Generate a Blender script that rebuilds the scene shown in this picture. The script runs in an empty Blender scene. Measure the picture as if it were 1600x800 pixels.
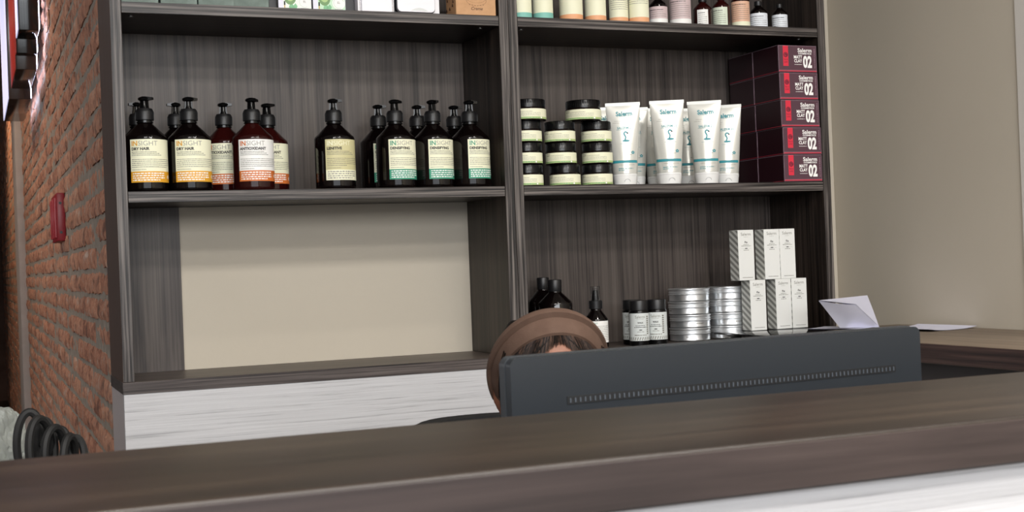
import bpy, bmesh, math, random
from mathutils import Vector, Matrix, noise
random.seed(7)
PI = math.pi
sc = bpy.context.scene
COL = sc.collection

# ------------------------------------------------------------------ camera
F = 2050.0; YAW = math.radians(22.4); RHO = math.atan(.038); PIT = math.atan(7/2050)
_R0 = Vector((math.cos(YAW), -math.sin(YAW), 0)); _D0 = Vector((math.sin(YAW), math.cos(YAW), 0)); _Z = Vector((0, 0, 1))
CD = _D0*math.cos(PIT) + _Z*math.sin(PIT); _U0 = _Z*math.cos(PIT) - _D0*math.sin(PIT)
CR = _R0*math.cos(RHO) - _U0*math.sin(RHO); CU = _R0*math.sin(RHO) + _U0*math.cos(RHO)
CP = Vector((0, 0, 1.25))
cam = bpy.data.objects.new('camera', bpy.data.cameras.new('camera')); COL.objects.link(cam)
m = Matrix.Identity(4)
for i in range(3):
    m[i][0] = CR[i]; m[i][1] = CU[i]; m[i][2] = -CD[i]; m[i][3] = CP[i]
cam.matrix_world = m
cam.data.sensor_width = 36; cam.data.lens = F/1600*36; cam.data.clip_start = .05; cam.data.clip_end = 60
cam.data.dof.use_dof = True; cam.data.dof.focus_distance = 3.15; cam.data.dof.aperture_fstop = 15
sc.camera = cam
def atY(px, py, Y):
    r = CD + CR*((px-800)/F) - CU*((py-400)/F)
    return CP + r*(Y/r.y)

# ------------------------------------------------------------------ world, lights, exposure
w = bpy.data.worlds.new('world'); sc.world = w; w.use_nodes = True
bg = w.node_tree.nodes['Background']; bg.inputs[0].default_value = (.80, .88, 1, 1); bg.inputs[1].default_value = 1.0
sc.view_settings.view_transform = 'Standard'; sc.view_settings.look = 'None'
sc.view_settings.gamma = 1; sc.view_settings.use_curve_mapping = False
sc.view_settings.exposure = 0.0
WIN_E = 27.0
WINX = [(-2.55, -1.75), (-1.65, -.85), (-.75, .05), (.15, .95), (1.05, 1.85)]
def area(name, loc, rot, sx, sy, e, c=(1, 1, 1)):
    l = bpy.data.lights.new(name, 'AREA'); l.shape = 'RECTANGLE'; l.size = sx; l.size_y = sy; l.energy = e; l.color = c
    o = bpy.data.objects.new(name, l); o.location = loc; o.rotation_euler = rot; COL.objects.link(o); return o
for x0, x1 in WINX:      # daylight in the panes of the shop front behind the camera
    for z0, z1, k in ((.55, 1.75, .22), (1.83, 2.85, 1.15)):
        area('window_daylight', ((x0+x1)/2, -3.42, (z0+z1)/2), (PI/2, 0, 0), x1-x0, z1-z0, WIN_E*k, (.96, .98, 1))
def spot(name, loc, e, c, size=1.9, blend=.6, tgt=None, r=.04):
    l = bpy.data.lights.new(name, 'SPOT'); l.energy = e; l.color = c; l.spot_size = size; l.spot_blend = blend; l.shadow_soft_size = r
    o = bpy.data.objects.new(name, l); o.location = loc; COL.objects.link(o)
    if tgt: o.rotation_euler = (Vector(tgt)-Vector(loc)).to_track_quat('-Z', 'Y').to_euler()
    return o

area('added_side_fill', (-3.80, 5.4, 1.9), (0, -PI/2, 0), 1.7, 3.6, 38, (1, .97, .95))  # unseen fill added to brighten the brick wall and the outer side panel
PANELS = ((-.9, -1.5), (1.1, -1.5), (.1, -.2), (1.6, -.2))
for x, y in PANELS:      # office-style ceiling light panels, behind and above the camera
    area('ceiling_panel_light', (x, y, 3.165), (0, 0, 0), 1.1, .5, 50, (1, .97, .93))
# ------------------------------------------------------------------ materials
MATS = {}
def lin(c):
    return tuple((v/255/12.92 if v/255 <= .04045 else ((v/255+.055)/1.055)**2.4) for v in c) + (1,)
def mat(name, col=(128, 128, 128), rough=.5, metal=0, spec=.5, emit=None, es=0, **kw):
    if name in MATS: return MATS[name]
    mt = bpy.data.materials.new(name); mt.use_nodes = True; MATS[name] = mt
    b = mt.node_tree.nodes['Principled BSDF']
    b.inputs['Base Color'].default_value = lin(col); b.inputs['Roughness'].default_value = rough
    b.inputs['Metallic'].default_value = metal; b.inputs['Specular IOR Level'].default_value = spec
    if emit: b.inputs['Emission Color'].default_value = lin(emit); b.inputs['Emission Strength'].default_value = es
    for k, v in kw.items(): b.inputs[k.replace('_', ' ')].default_value = v
    return mt
def nd(nt, t, **kw):
    n = nt.nodes.new(t)
    for k, v in kw.items(): setattr(n, k, v)
    return n
def texco(nt, scale, rot=(0, 0, 0), loc=(0, 0, 0), kind='Object'):
    tc = nd(nt, 'ShaderNodeTexCoord'); mp = nd(nt, 'ShaderNodeMapping')
    mp.inputs['Scale'].default_value = scale; mp.inputs['Rotation'].default_value = rot; mp.inputs['Location'].default_value = loc
    nt.links.new(tc.outputs[kind], mp.inputs[0]); return mp
def ramp(nt, fac, stops):
    r = nd(nt, 'ShaderNodeValToRGB'); e = r.color_ramp.elements
    e[0].position = stops[0][0]; e[0].color = lin(stops[0][1]); e[1].position = stops[-1][0]; e[1].color = lin(stops[-1][1])
    for p, c in stops[1:-1]:
        n = e.new(p); n.color = lin(c)
    nt.links.new(fac, r.inputs[0]); return r
def wood(name, stops, axis='z', fine=75, coarse=9, rough=.45, bump=.25, warp=.35, along=1.2, spec=.4, mix=.5):
    if name in MATS: return MATS[name]
    mt = mat(name, rough=rough, spec=spec); nt = mt.node_tree; b = nt.nodes['Principled BSDF']
    def sc3(s): return {'z': (s, s, along), 'x': (along, s, s), 'y': (s, along, s)}[axis]
    wp = nd(nt, 'ShaderNodeTexNoise'); wp.inputs['Scale'].default_value = 1.0; wp.inputs['Detail'].default_value = 2
    nt.links.new(texco(nt, {'z': (4, 4, 1.6), 'x': (1.6, 4, 4), 'y': (4, 1.6, 4)}[axis]).outputs[0], wp.inputs['Vector'])
    def grain(s, det, off):
        mp = texco(nt, sc3(s), loc=(off, off*.7, off*.3))
        ad = nd(nt, 'ShaderNodeMixRGB', blend_type='ADD'); ad.inputs[0].default_value = warp*s/10
        nt.links.new(mp.outputs[0], ad.inputs[1]); nt.links.new(wp.outputs['Color'], ad.inputs[2])
        n = nd(nt, 'ShaderNodeTexNoise'); n.inputs['Scale'].default_value = 1; n.inputs['Detail'].default_value = det; n.inputs['Roughness'].default_value = .6
        nt.links.new(ad.outputs[0], n.inputs['Vector']); return n
    a = grain(fine, 4, 3.1); c = grain(coarse, 5, 8.7)
    mx = nd(nt, 'ShaderNodeMixRGB'); mx.inputs[0].default_value = mix
    nt.links.new(a.outputs['Fac'], mx.inputs[1]); nt.links.new(c.outputs['Fac'], mx.inputs[2])
    r = ramp(nt, mx.outputs[0], stops); nt.links.new(r.outputs[0], b.inputs['Base Color'])
    bp = nd(nt, 'ShaderNodeBump'); bp.inputs['Strength'].default_value = bump; bp.inputs['Distance'].default_value = .0015
    nt.links.new(mx.outputs[0], bp.inputs['Height']); nt.links.new(bp.outputs[0], b.inputs['Normal'])
    return mt
DK = [(.38, (15, 10, 8)), (.45, (31, 24, 20)), (.5, (42, 34, 29)), (.55, (51, 42, 36)), (.63, (66, 56, 50))]  # shade of shelf undersides and inner sides is put into this darker tone
EDGE = [(.41, (16, 13, 12)), (.46, (48, 42, 40)), (.51, (76, 70, 67)), (.56, (96, 89, 85)), (.62, (114, 107, 102))]
W_V = wood('dark_wood_vertical', DK, 'z', fine=190, coarse=34, warp=.3, along=1.6)
BK = [(.36, (26, 21, 19)), (.43, (50, 43, 40)), (.5, (68, 60, 56)), (.56, (77, 69, 64)), (.66, (90, 82, 76))]
W_BACK = wood('dark_wood_back', BK, 'z', fine=200, coarse=30, warp=1.7, along=1.6, mix=.5)
W_EV = wood('dark_wood_edge_vertical', EDGE, 'z', fine=230, coarse=110, warp=.1, along=3, mix=.35)
W_EH = wood('dark_wood_edge_horizontal', EDGE, 'x', fine=260, coarse=130, warp=.1, along=3, mix=.35)
W_H = wood('dark_wood_horizontal', DK, 'x', fine=80, coarse=14, warp=.4)
W_SIDE = wood('brown_side_laminate', [(.3, (74, 58, 51)), (.7, (90, 72, 64))], 'z', fine=60, coarse=6, bump=.05)
W_BASE_EDGE = wood('dark_worktop_edge', [(.36, (14, 11, 11)), (.47, (58, 50, 48)), (.55, (82, 74, 71)), (.68, (104, 95, 91))], 'x', fine=240, coarse=80, warp=.1, along=2)
W_BASE_TOP = wood('worktop_face', [(.36, (50, 42, 38)), (.6, (84, 73, 66))], 'x', fine=60, coarse=10, bump=.08, rough=.42)
W_WHITE = wood('white_wood', [(.30, (130, 129, 131)), (.38, (164, 163, 165)), (.44, (186, 185, 187)), (.7, (197, 196, 198))], 'x', fine=200, coarse=120, warp=.25, along=3.5, bump=.6, mix=.3, rough=.55)
W_CTOP = wood('counter_top_wood', [(.34, (28, 21, 17)), (.5, (42, 33, 27)), (.66, (58, 47, 38))], 'x', fine=40, coarse=8, bump=.04, rough=.38, along=1.5)
W_CEDGE = wood('counter_edge_wood', [(.34, (34, 26, 25)), (.5, (54, 44, 42)), (.66, (70, 59, 56))], 'x', fine=70, coarse=34, bump=.08, rough=.45, along=1.6)
W_SIDE_TOP = wood('side_counter_top_wood', [(.34, (98, 84, 72)), (.5, (122, 107, 92)), (.66, (146, 130, 112))], 'y', fine=60, coarse=14, bump=.05, rough=.5)
W_SIDE_FR = wood('side_counter_front_wood', [(.36, (22, 12, 11)), (.5, (58, 40, 36)), (.66, (88, 66, 60))], 'y', fine=120, coarse=40, bump=.1, rough=.5)

def noisy(name, col, var=10, scale=6, rough=.8, bump=0, bscale=200, spec=.3):
    if name in MATS: return MATS[name]
    mt = mat(name, col, rough, spec=spec); nt = mt.node_tree; b = nt.nodes['Principled BSDF']
    n = nd(nt, 'ShaderNodeTexNoise'); n.inputs['Scale'].default_value = scale; n.inputs['Detail'].default_value = 4
    nt.links.new(texco(nt, (1, 1, 1)).outputs[0], n.inputs['Vector'])
    lo = tuple(max(0, c-var) for c in col); hi = tuple(min(255, c+var) for c in col)
    r = ramp(nt, n.outputs['Fac'], [(.3, lo), (.7, hi)]); nt.links.new(r.outputs[0], b.inputs['Base Color'])
    if bump:
        n2 = nd(nt, 'ShaderNodeTexNoise'); n2.inputs['Scale'].default_value = bscale; n2.inputs['Detail'].default_value = 5
        nt.links.new(texco(nt, (1, 1, 1)).outputs[0], n2.inputs['Vector'])
        bp = nd(nt, 'ShaderNodeBump'); bp.inputs['Strength'].default_value = bump; bp.inputs['Distance'].default_value = .003
        nt.links.new(n2.outputs['Fac'], bp.inputs['Height']); nt.links.new(bp.outputs[0], b.inputs['Normal'])
    return mt
BEIGE = noisy('beige_plaster', (189, 180, 165), 3, 1.5, .85, .06, 90)
FLOORM = noisy('floor_tile', (48, 44, 42), 6, 3, .35)
CEIL = noisy('ceiling_paint', (190, 186, 180), 2, 2, .9)
GREYW = noisy('light_paint', (205, 200, 193), 2, 2, .8)

def brick_mat():
    mt = mat('brick', rough=.9, spec=.2); nt = mt.node_tree; b = nt.nodes['Principled BSDF']
    g = nd(nt, 'ShaderNodeNewGeometry')
    r1 = ramp(nt, g.outputs['Random Per Island'], [(0, (146, 108, 92)), (.3, (182, 138, 116)), (.55, (164, 124, 106)), (.8, (200, 160, 136)), (1, (134, 104, 92))])
    n = nd(nt, 'ShaderNodeTexNoise'); n.inputs['Scale'].default_value = 22; n.inputs['Detail'].default_value = 6; n.inputs['Roughness'].default_value = .65
    nt.links.new(texco(nt, (1, 1, 1)).outputs[0], n.inputs['Vector'])
    r2 = ramp(nt, n.outputs['Fac'], [(.34, (64, 44, 40)), (.43, (140, 92, 76)), (.52, (188, 132, 104)), (.60, (170, 134, 116)), (.68, (190, 178, 168))])
    mx = nd(nt, 'ShaderNodeMixRGB'); mx.inputs[0].default_value = .62
    nt.links.new(r1.outputs[0], mx.inputs[1]); nt.links.new(r2.outputs[0], mx.inputs[2]); nt.links.new(mx.outputs[0], b.inputs['Base Color'])
    n2 = nd(nt, 'ShaderNodeTexNoise'); n2.inputs['Scale'].default_value = 70; n2.inputs['Detail'].default_value = 6
    nt.links.new(texco(nt, (1, 1, 1)).outputs[0], n2.inputs['Vector'])
    bp = nd(nt, 'ShaderNodeBump'); bp.inputs['Strength'].default_value = .8; bp.inputs['Distance'].default_value = .006
    nt.links.new(n2.outputs['Fac'], bp.inputs['Height']); nt.links.new(bp.outputs[0], b.inputs['Normal'])
    return mt
BRICK = brick_mat()
MORTAR = noisy('mortar', (140, 132, 122), 14, 30, .95, .6, 60)

BLK = mat('black_plastic', (18, 18, 20), .42)
PUMP = mat('black_gloss_plastic', (8, 8, 9), .24, spec=.35)
GLASSB = mat('dark_bottle', (9, 5, 5), .07, spec=.42)
GLASSR = mat('dark_red_bottle', (40, 9, 8), .07, spec=.42)
CREAM = mat('cream_label', (236, 234, 205), .55)
WHITEL = mat('white_label', (240, 238, 234), .5)
KHAKI = mat('khaki_label', (205, 197, 150), .55)
YEL = mat('mustard_ink', (222, 160, 40), .55)
ORG = mat('orange_ink', (206, 112, 50), .55)
TEAL = mat('green_ink', (62, 150, 120), .55)
INK = mat('dark_ink', (34, 30, 28), .6)
GINK = mat('grey_ink', (120, 118, 108), .6)
LINK = mat('light_grey_ink', (150, 148, 140), .6)
WINK = mat('white_ink', (246, 244, 240), .5)
TBLUE = mat('teal_ink', (48, 140, 150), .5)
TUBE = mat('pearl_tube', (214, 213, 205), .28, metal=.25, spec=.6)
CAPW = mat('white_cap', (232, 231, 228), .28)

# ------------------------------------------------------------------ mesh helpers
class MB:
    def __init__(s): s.v = []; s.f = []; s.mi = []; s.sm = []; s.mats = []
    def m(s, mt):
        if mt not in s.mats: s.mats.append(mt)
        return s.mats.index(mt)
    def add(s, vs, fs, mt, smooth=False, M=None):
        o = len(s.v); k = s.m(mt)
        s.v += [tuple(M @ Vector(v)) if M else tuple(v) for v in vs]
        for f in fs: s.f.append(tuple(i+o for i in f)); s.mi.append(k); s.sm.append(smooth)
        return s
    def box(s, a, b, mt, M=None):
        x0, y0, z0 = a; x1, y1, z1 = b
        vs = [(x0, y0, z0), (x1, y0, z0), (x1, y1, z0), (x0, y1, z0), (x0, y0, z1), (x1, y0, z1), (x1, y1, z1), (x0, y1, z1)]
        return s.add(vs, [(0, 3, 2, 1), (4, 5, 6, 7), (0, 1, 5, 4), (1, 2, 6, 5), (2, 3, 7, 6), (3, 0, 4, 7)], mt, False, M)
    def bbox(s, a, b, mt, bev=.002, seg=2, M=None, smooth=True):
        bm = bmesh.new(); bmesh.ops.create_cube(bm, size=1)
        for v in bm.verts: v.co = Vector([a[i]+(v.co[i]+.5)*(b[i]-a[i]) for i in range(3)])
        bmesh.ops.bevel(bm, geom=bm.edges[:], offset=bev, segments=seg, affect='EDGES', profile=.5)
        bm.verts.index_update()
        s.add([v.co[:] for v in bm.verts], [[v.index for v in f.verts] for f in bm.faces], mt, smooth, M); bm.free(); return s
    def lathe(s, prof, mt, n=40, M=None, smooth=True, cap=True, cx=0, cy=0):
        vs = []; fs = []
        for r, z in prof:
            for i in range(n):
                a = 2*PI*i/n; vs.append((cx+r*math.cos(a), cy+r*math.sin(a), z))
        for k in range(len(prof)-1):
            for i in range(n):
                j = (i+1) % n; fs.append((k*n+i, k*n+j, (k+1)*n+j, (k+1)*n+i))
        if cap:
            fs.append(tuple(range(n))[::-1]); fs.append(tuple((len(prof)-1)*n+i for i in range(n)))
        return s.add(vs, fs, mt, smooth, M)
    def tube(s, pts, r, mt, n=10, M=None, closed=False):
        pts = [Vector(p) for p in pts]; vs = []; fs = []; N = len(pts)
        up = Vector((0, 0, 1)); prev = None
        for i, p in enumerate(pts):
            if closed: t = pts[(i+1) % N]-pts[i-1]
            else: t = pts[min(i+1, N-1)]-pts[max(i-1, 0)]
            t.normalize()
            if prev is None:
                a = up.cross(t)
                if a.length < .1: a = Vector((1, 0, 0)).cross(t)
            else: a = prev - t*prev.dot(t)
            a.normalize(); prev = a; b = t.cross(a)
            rr = r(i/(N-1)) if callable(r) else r
            for k in range(n):
                q = 2*PI*k/n; vs.append(p+a*math.cos(q)*rr+b*math.sin(q)*rr)
        for i in range(N if closed else N-1):
            for k in range(n):
                l = (k+1) % n; i2 = (i+1) % N; fs.append((i*n+k, i*n+l, i2*n+l, i2*n+k))
        if not closed: fs.append(tuple(range(n))[::-1]); fs.append(tuple((N-1)*n+k for k in range(n)))
        return s.add(vs, fs, mt, True, M)
    def build(s, name, parent=None, loc=None, rot=None):
        me = bpy.data.meshes.new(name); me.from_pydata(s.v, [], s.f)
        for mt in s.mats: me.materials.append(mt)
        me.polygons.foreach_set('material_index', s.mi); me.polygons.foreach_set('use_smooth', s.sm)
        me.update()
        try: me.set_sharp_from_angle(angle=math.radians(38))
        except Exception: pass
        o = bpy.data.objects.new(name, me); COL.objects.link(o)
        if parent: o.parent = parent
        if loc: o.location = loc
        if rot: o.rotation_euler = rot
        return o
def tag(o, label=None, cat=None, group=None, kind=None):
    if label: o['label'] = label
    if cat: o['category'] = cat
    if group: o['group'] = group
    if kind: o['kind'] = kind
    return o
def thing(name, label, cat, loc=(0, 0, 0), rz=0, group=None):
    o = bpy.data.objects.new(name, None); o.empty_display_size = .05; COL.objects.link(o)
    o.location = loc; o.rotation_euler = (0, 0, rz); return tag(o, label, cat, group)
def dup(root, loc, rz=0, label=None, group=None, scale=None):
    r = root.copy(); COL.objects.link(r); r.location = loc; r.rotation_euler = (0, 0, rz)
    if label: r['label'] = label
    if group: r['group'] = group
    if scale: r.scale = scale
    for ch in list(root.children):
        c = ch.copy(); COL.objects.link(c); c.parent = r
        for g in list(ch.children):
            d = g.copy(); COL.objects.link(d); d.parent = c
    return r
def struct(o, label=None): return tag(o, label, None, None, 'structure')

# text cache
_TX = {}
def text_geo(st, size, sx=1, bold=0, align='CENTER', shear=0):
    key = (st, size, sx, bold, align, shear)
    if key in _TX: return _TX[key]
    cu = bpy.data.curves.new('t', 'FONT'); cu.body = st; cu.size = size; cu.align_x = align; cu.offset = bold; cu.resolution_u = 3; cu.shear = shear
    ob = bpy.data.objects.new('t', cu); COL.objects.link(ob)
    bpy.context.view_layer.update()
    me = bpy.data.meshes.new_from_object(ob.evaluated_get(bpy.context.evaluated_depsgraph_get()))
    vs = [(v.co.x*sx, v.co.y) for v in me.vertices]; fs = [tuple(p.vertices) for p in me.polygons]
    bpy.data.objects.remove(ob); bpy.data.curves.remove(cu); bpy.data.meshes.remove(me)
    _TX[key] = (vs, fs); return vs, fs
class Dec:
    """flat artwork in (u, v) metres; laid onto a surface by a map (u, v, height) -> xyz"""
    def __init__(s): s.items = []
    def rect(s, u0, v0, u1, v1, mt, layer=1, nu=1, nv=1):
        vs = []; fs = []
        for j in range(nv+1):
            for i in range(nu+1): vs.append((u0+(u1-u0)*i/nu, v0+(v1-v0)*j/nv))
        for j in range(nv):
            for i in range(nu):
                a = j*(nu+1)+i; fs.append((a, a+1, a+nu+2, a+nu+1))
        s.items.append((vs, fs, mt, layer)); return s
    def poly(s, pts, mt, layer=1): s.items.append((list(pts), [tuple(range(len(pts)))], mt, layer)); return s
    def disc(s, u, v, r, mt, layer=1, n=20, ry=None):
        ry = ry or r
        return s.poly([(u+r*math.cos(2*PI*i/n), v+ry*math.sin(2*PI*i/n)) for i in range(n)], mt, layer)
    def ring(s, u, v, r, t, mt, layer=1, n=24, a0=0, a1=2*PI, ry=None):
        k = (ry or r)/r; vs = []; fs = []
        for i in range(n+1):
            a = a0+(a1-a0)*i/n
            vs += [(u+(r-t)*math.cos(a), v+(r-t)*k*math.sin(a)), (u+r*math.cos(a), v+r*k*math.sin(a))]
        for i in range(n): fs.append((2*i, 2*i+1, 2*i+3, 2*i+2))
        s.items.append((vs, fs, mt, layer)); return s
    def text(s, st, u, v, size, mt, layer=2, sx=1, bold=0, align='CENTER', rot=0, shear=0):
        vs, fs = text_geo(st, size, sx, bold, align, shear); c, n = math.cos(rot), math.sin(rot)
        s.items.append(([(u+x*c-y*n, v+x*n+y*c) for x, y in vs], fs, mt, layer)); return s
    def micro(s, u0, v, u1, h, mt, seed=0, layer=2, fill=.8, wl=.004):
        """one row of lettering too small to read"""
        rd = random.Random(seed*31+int(v*1e5)); u = u0
        while u < u1:
            w_ = wl*rd.uniform(.35, 1.1); e = min(u+w_, u1)
            s.rect(u, v, e, v+h*rd.uniform(.75, 1), mt, layer); u = e+wl*(1-fill)*rd.uniform(.8, 1.6)
        return s
    def emit(s, mb, fm, d=.00025):
        for vs, fs, mt, layer in s.items: mb.add([fm(u, v, layer*d) for u, v in vs], fs, mt, True)
        return mb
def cyl_map(r, phi=0):      # phi: turn about z, u = arc length, front is -y
    def fm(u, v, h):
        a = u/r+phi; R = r+h; return (R*math.sin(a), -R*math.cos(a), v)
    return fm
def front_map(y=0): return lambda u, v, h: (u, y-h, v)

# ================================================================== THE SETTING
XL, XM, XR, YF, YB = .300, 1.250, 2.193, 3.0, 3.275
XW = 2.405
H = 3.2
struct(MB().box((-4, -3.6, -.1), (XW+.1, 15, 0), FLOORM).build('floor'))
struct(MB().box((-4, -3.6, H), (XW+.1, 15, H+.1), CEIL).build('ceiling'))
struct(MB().box((XL+.02, YB, 0), (XW+.1, YB+.12, H), BEIGE).build('wall_back'))
struct(MB().box((XW, 2.512, 0), (XW+.1, YB, H), BEIGE).build('wall_right'))
struct(MB().box((XW-.004, .9, 0), (XW+.1, 2.512, H), GREYW).build('trim_1'))
struct(MB().box((XW, -3.6, 0), (XW+.1, .9, H), BEIGE).build('wall_right_front'))
struct(MB().box((-4.1, -3.6, 0), (-4, 15, H), noisy('brown_paint', (120, 108, 98), 3, 2, .8)).build('wall_left'))
struct(MB().box((-4, 14.6, 0), (XL+.1, 14.7, H), noisy('dark_end_wall', (86, 66, 58), 10, 5, .8)).build('wall_end'))
# shop front behind the camera: posts, sill and head with window frames between
fm_ = mat('window_frame_paint', (60, 60, 62), .5)
mb = MB().box((-4, -3.6, 0), (XW, -3.5, .5), GREYW).box((-4, -3.6, 2.9), (XW, -3.5, H), GREYW)
mb.box((-4, -3.6, .5), (-2.6, -3.5, 2.9), GREYW).box((1.9, -3.6, .5), (XW, -3.5, 2.9), GREYW)
struct(mb.build('wall_front'))
for i, (x0, x1) in enumerate(WINX):
    mb = MB()
    for a, b in (((x0-.05, -3.56, .5), (x0, -3.48, 2.9)), ((x1, -3.56, .5), (x1+.05, -3.48, 2.9)), ((x0, -3.56, .5), (x1, -3.48, .54)),
                 ((x0, -3.56, 2.86), (x1, -3.48, 2.9)), ((x0, -3.56, 1.76), (x1, -3.48, 1.82))): mb.box(a, b, fm_)
    struct(mb.build('window_%d' % (i+1)))
mb = MB()  # unseen window with a glowing pane, added to go with the side fill
for a, b in (((-3.999, 3.55, .95), (-3.93, 3.6, 2.85)), ((-3.999, 7.2, .95), (-3.93, 7.25, 2.85)), ((-3.999, 3.6, .95), (-3.93, 7.2, 1.0)), ((-3.999, 3.6, 2.8), (-3.93, 7.2, 2.85)), ((-3.999, 5.375, 1.0), (-3.93, 5.425, 2.8))): mb.box(a, b, fm_)
mb.box((-3.999, 3.6, 1.0), (-3.97, 7.2, 2.8), mat('added_glow_pane', (200, 210, 225), .1, emit=(225, 235, 255), es=.6))
struct(mb.build('window_6'))
# brick wall running away beside the unit
def brick_wall():
    mb = MB(); rd = random.Random(3); ch, L, g = .0667, .225, .014
    mb.box((XL+.0045, YB+.004, 0), (XL+.10, 14.6, H), MORTAR)
    rows = int(H/ch)+1
    for r in range(rows):
        z0 = r*ch+.004; z1 = min(z0+ch-g, H); y = YB+.006 - (L/2 if r % 2 else 0) - rd.uniform(0, .02)
        if z1-z0 < .02: continue
        while y < 14.5:
            l = L*rd.uniform(.93, 1.06); y0 = max(y, YB+.006); y1 = y+l-g; y += l
            if y1-y0 < .03: continue
            far = y0 > 8; nu, nv = (3, 2) if far else (9, 4); dx = rd.uniform(-.003, .004); tl = rd.uniform(-.002, .002)
            vs = []; fs = []
            for j in range(nv+1):
                for i in range(nu+1):
                    e = 1 if (i in (0, nu) or j in (0, nv)) else 0
                    yy = y0+(y1-y0)*i/nu; zz = z0+(z1-z0)*j/nv+tl*(i/nu-.5)*2
                    n1 = noise.noise(Vector((yy*17, zz*17, r)))*.006+noise.noise(Vector((yy*50, zz*50, 5)))*.004
                    if e: zz += rd.uniform(-.0025, .0025); yy += rd.uniform(-.002, .002) if y0 > YB+.01 or i else 0
                    vs.append((XL+dx-n1*(0.5 if e else 1)+(.0035 if e else 0), yy, zz))
            W = nu+1
            for j in range(nv):
                for i in range(nu): a = j*W+i; fs.append((a, a+W, a+W+1, a+1))
            rim = [i for i in range(W)]+[j*W+nu for j in range(1, nv+1)]+[nv*W+i for i in range(nu-1, -1, -1)]+[j*W for j in range(nv-1, 0, -1)]
            o = len(vs); vs += [(XL+.03, vs[k][1], vs[k][2]) for k in rim]
            for k in range(len(rim)): k2 = (k+1) % len(rim); fs.append((rim[k], rim[k2], o+k2, o+k))
            mb.add(vs, fs, BRICK, True)
    return struct(mb.build('wall_brick'))
brick_wall()
struct(MB().bbox((XL-.035, 8.35, 0), (XL+.02, 8.95, H), noisy('grey_trim_paint', (168, 160, 156), 8, 8, .7), .004).build('trim_2'))

# ================================================================== SHELVING UNITS
def unit(x0, x1, label, open_back):
    t = thing('shelving_unit', label, 'shelving unit', (x0, YF, 1.0137))
    ox, oy, oz = x0, YF, 1.0137
    def brd(name, a, b, faces, **k):
        # faces: (front, other) materials; the front edge is a thin strip of edging
        a = [a[0]-ox, a[1]-oy, a[2]-oz]; b = [b[0]-ox, b[1]-oy, b[2]-oz]
        m_ = MB().bbox(a, b, faces[1], .0008, 1, smooth=False)
        m_.bbox((a[0]+.0003, a[1]-.0008, a[2]+.0003), (b[0]-.0003, a[1]+.0005, b[2]-.0003), faces[0], .0003, 1, smooth=False)
        return m_.build(name, t)
    zb, zt = 1.0137, 2.32
    for i, (a, b) in enumerate(((x0, x0+.0252), (x1-.0252, x1))):
        o = brd('side_panel', (a+.0004, YF, zb), (b-.0004, YB-.002, zt), (W_EV, W_SIDE if (i == 0 and open_back) else W_V))
    for z1 in (1.4345, 1.8555, 2.2765):
        brd('shelf_board', (x0+.0254, YF+.001, z1-.025), (x1-.0254, YB-.012, z1), (W_EH, W_H))
    brd('top_board', (x0-.0001, YF, zt), (x1+.0001, YB-.002, zt+.025), (W_EH, W_H))
    yb0, yb1 = YB-.0115, YB-.003
    lo = 1.4345-.0125 if open_back else zb
    m_ = MB().box((.0254, yb0-oy, lo-oz), (x1-x0-.0254, yb1-oy, zt-oz), W_BACK); m_.build('back_panel', t)
    if open_back:
        MB().box((.0254, yb0-oy, .0), (.172, yb1-oy, lo-oz-.001), W_BACK).build('back_panel_strip', t)
    for z in (1.8555-.025, ):      # small cam fittings under the shelf ends
        for x in (.05, x1-x0-.06): MB().lathe([(.006, z-oz-.0015), (.006, z-oz+.0004)], mat('metal_fitting', (150, 150, 150), .35, 1), 14, cx=x, cy=.04).build('shelf_fitting', t)
    return t
unit(XL, XM, 'tall dark wood shelving unit with bottles and an open lower bay, left of the two', True)
unit(XM, XR, 'tall dark wood shelving unit with jars, tubes and tins, right of the two', False)
def base(x0, x1, label, name='base_cabinet'):
    t = thing(name, label, 'cabinet', (x0, YF, 0))
    W = x1-x0
    m_ = MB().bbox((0, .0, .9885), (W, YB-YF-.003, 1.0135), W_BASE_TOP, .0008, 1, smooth=False)
    m_.bbox((0, -.0012, .9868), (W, .0002, 1.0132), W_BASE_EDGE, .0003, 1, smooth=False)
    m_.box((-.0008, .0, .9872), (.0002, YB-YF-.004, 1.013), W_BASE_EDGE).build('worktop', t)
    MB().bbox((.001, .001, 0), (W-.001, .019, .988), W_WHITE, .0008, 1, smooth=False).build('front_panel', t)
    MB().box((.001, .0195, 0), (.019, YB-YF-.004, .988), mat('grey_white_laminate', (176, 168, 168), .6)).build('side_panel', t)
    MB().box((W-.019, .0195, 0), (W-.001, YB-YF-.004, .988), mat('grey_white_laminate')).build('side_panel', t)
base(XL, XM, 'white wood-grain base cabinet with dark worktop under the left shelving unit')
base(XM+.0005, XR, 'white base cabinet with dark worktop under the right shelving unit, behind the monitor')

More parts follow.
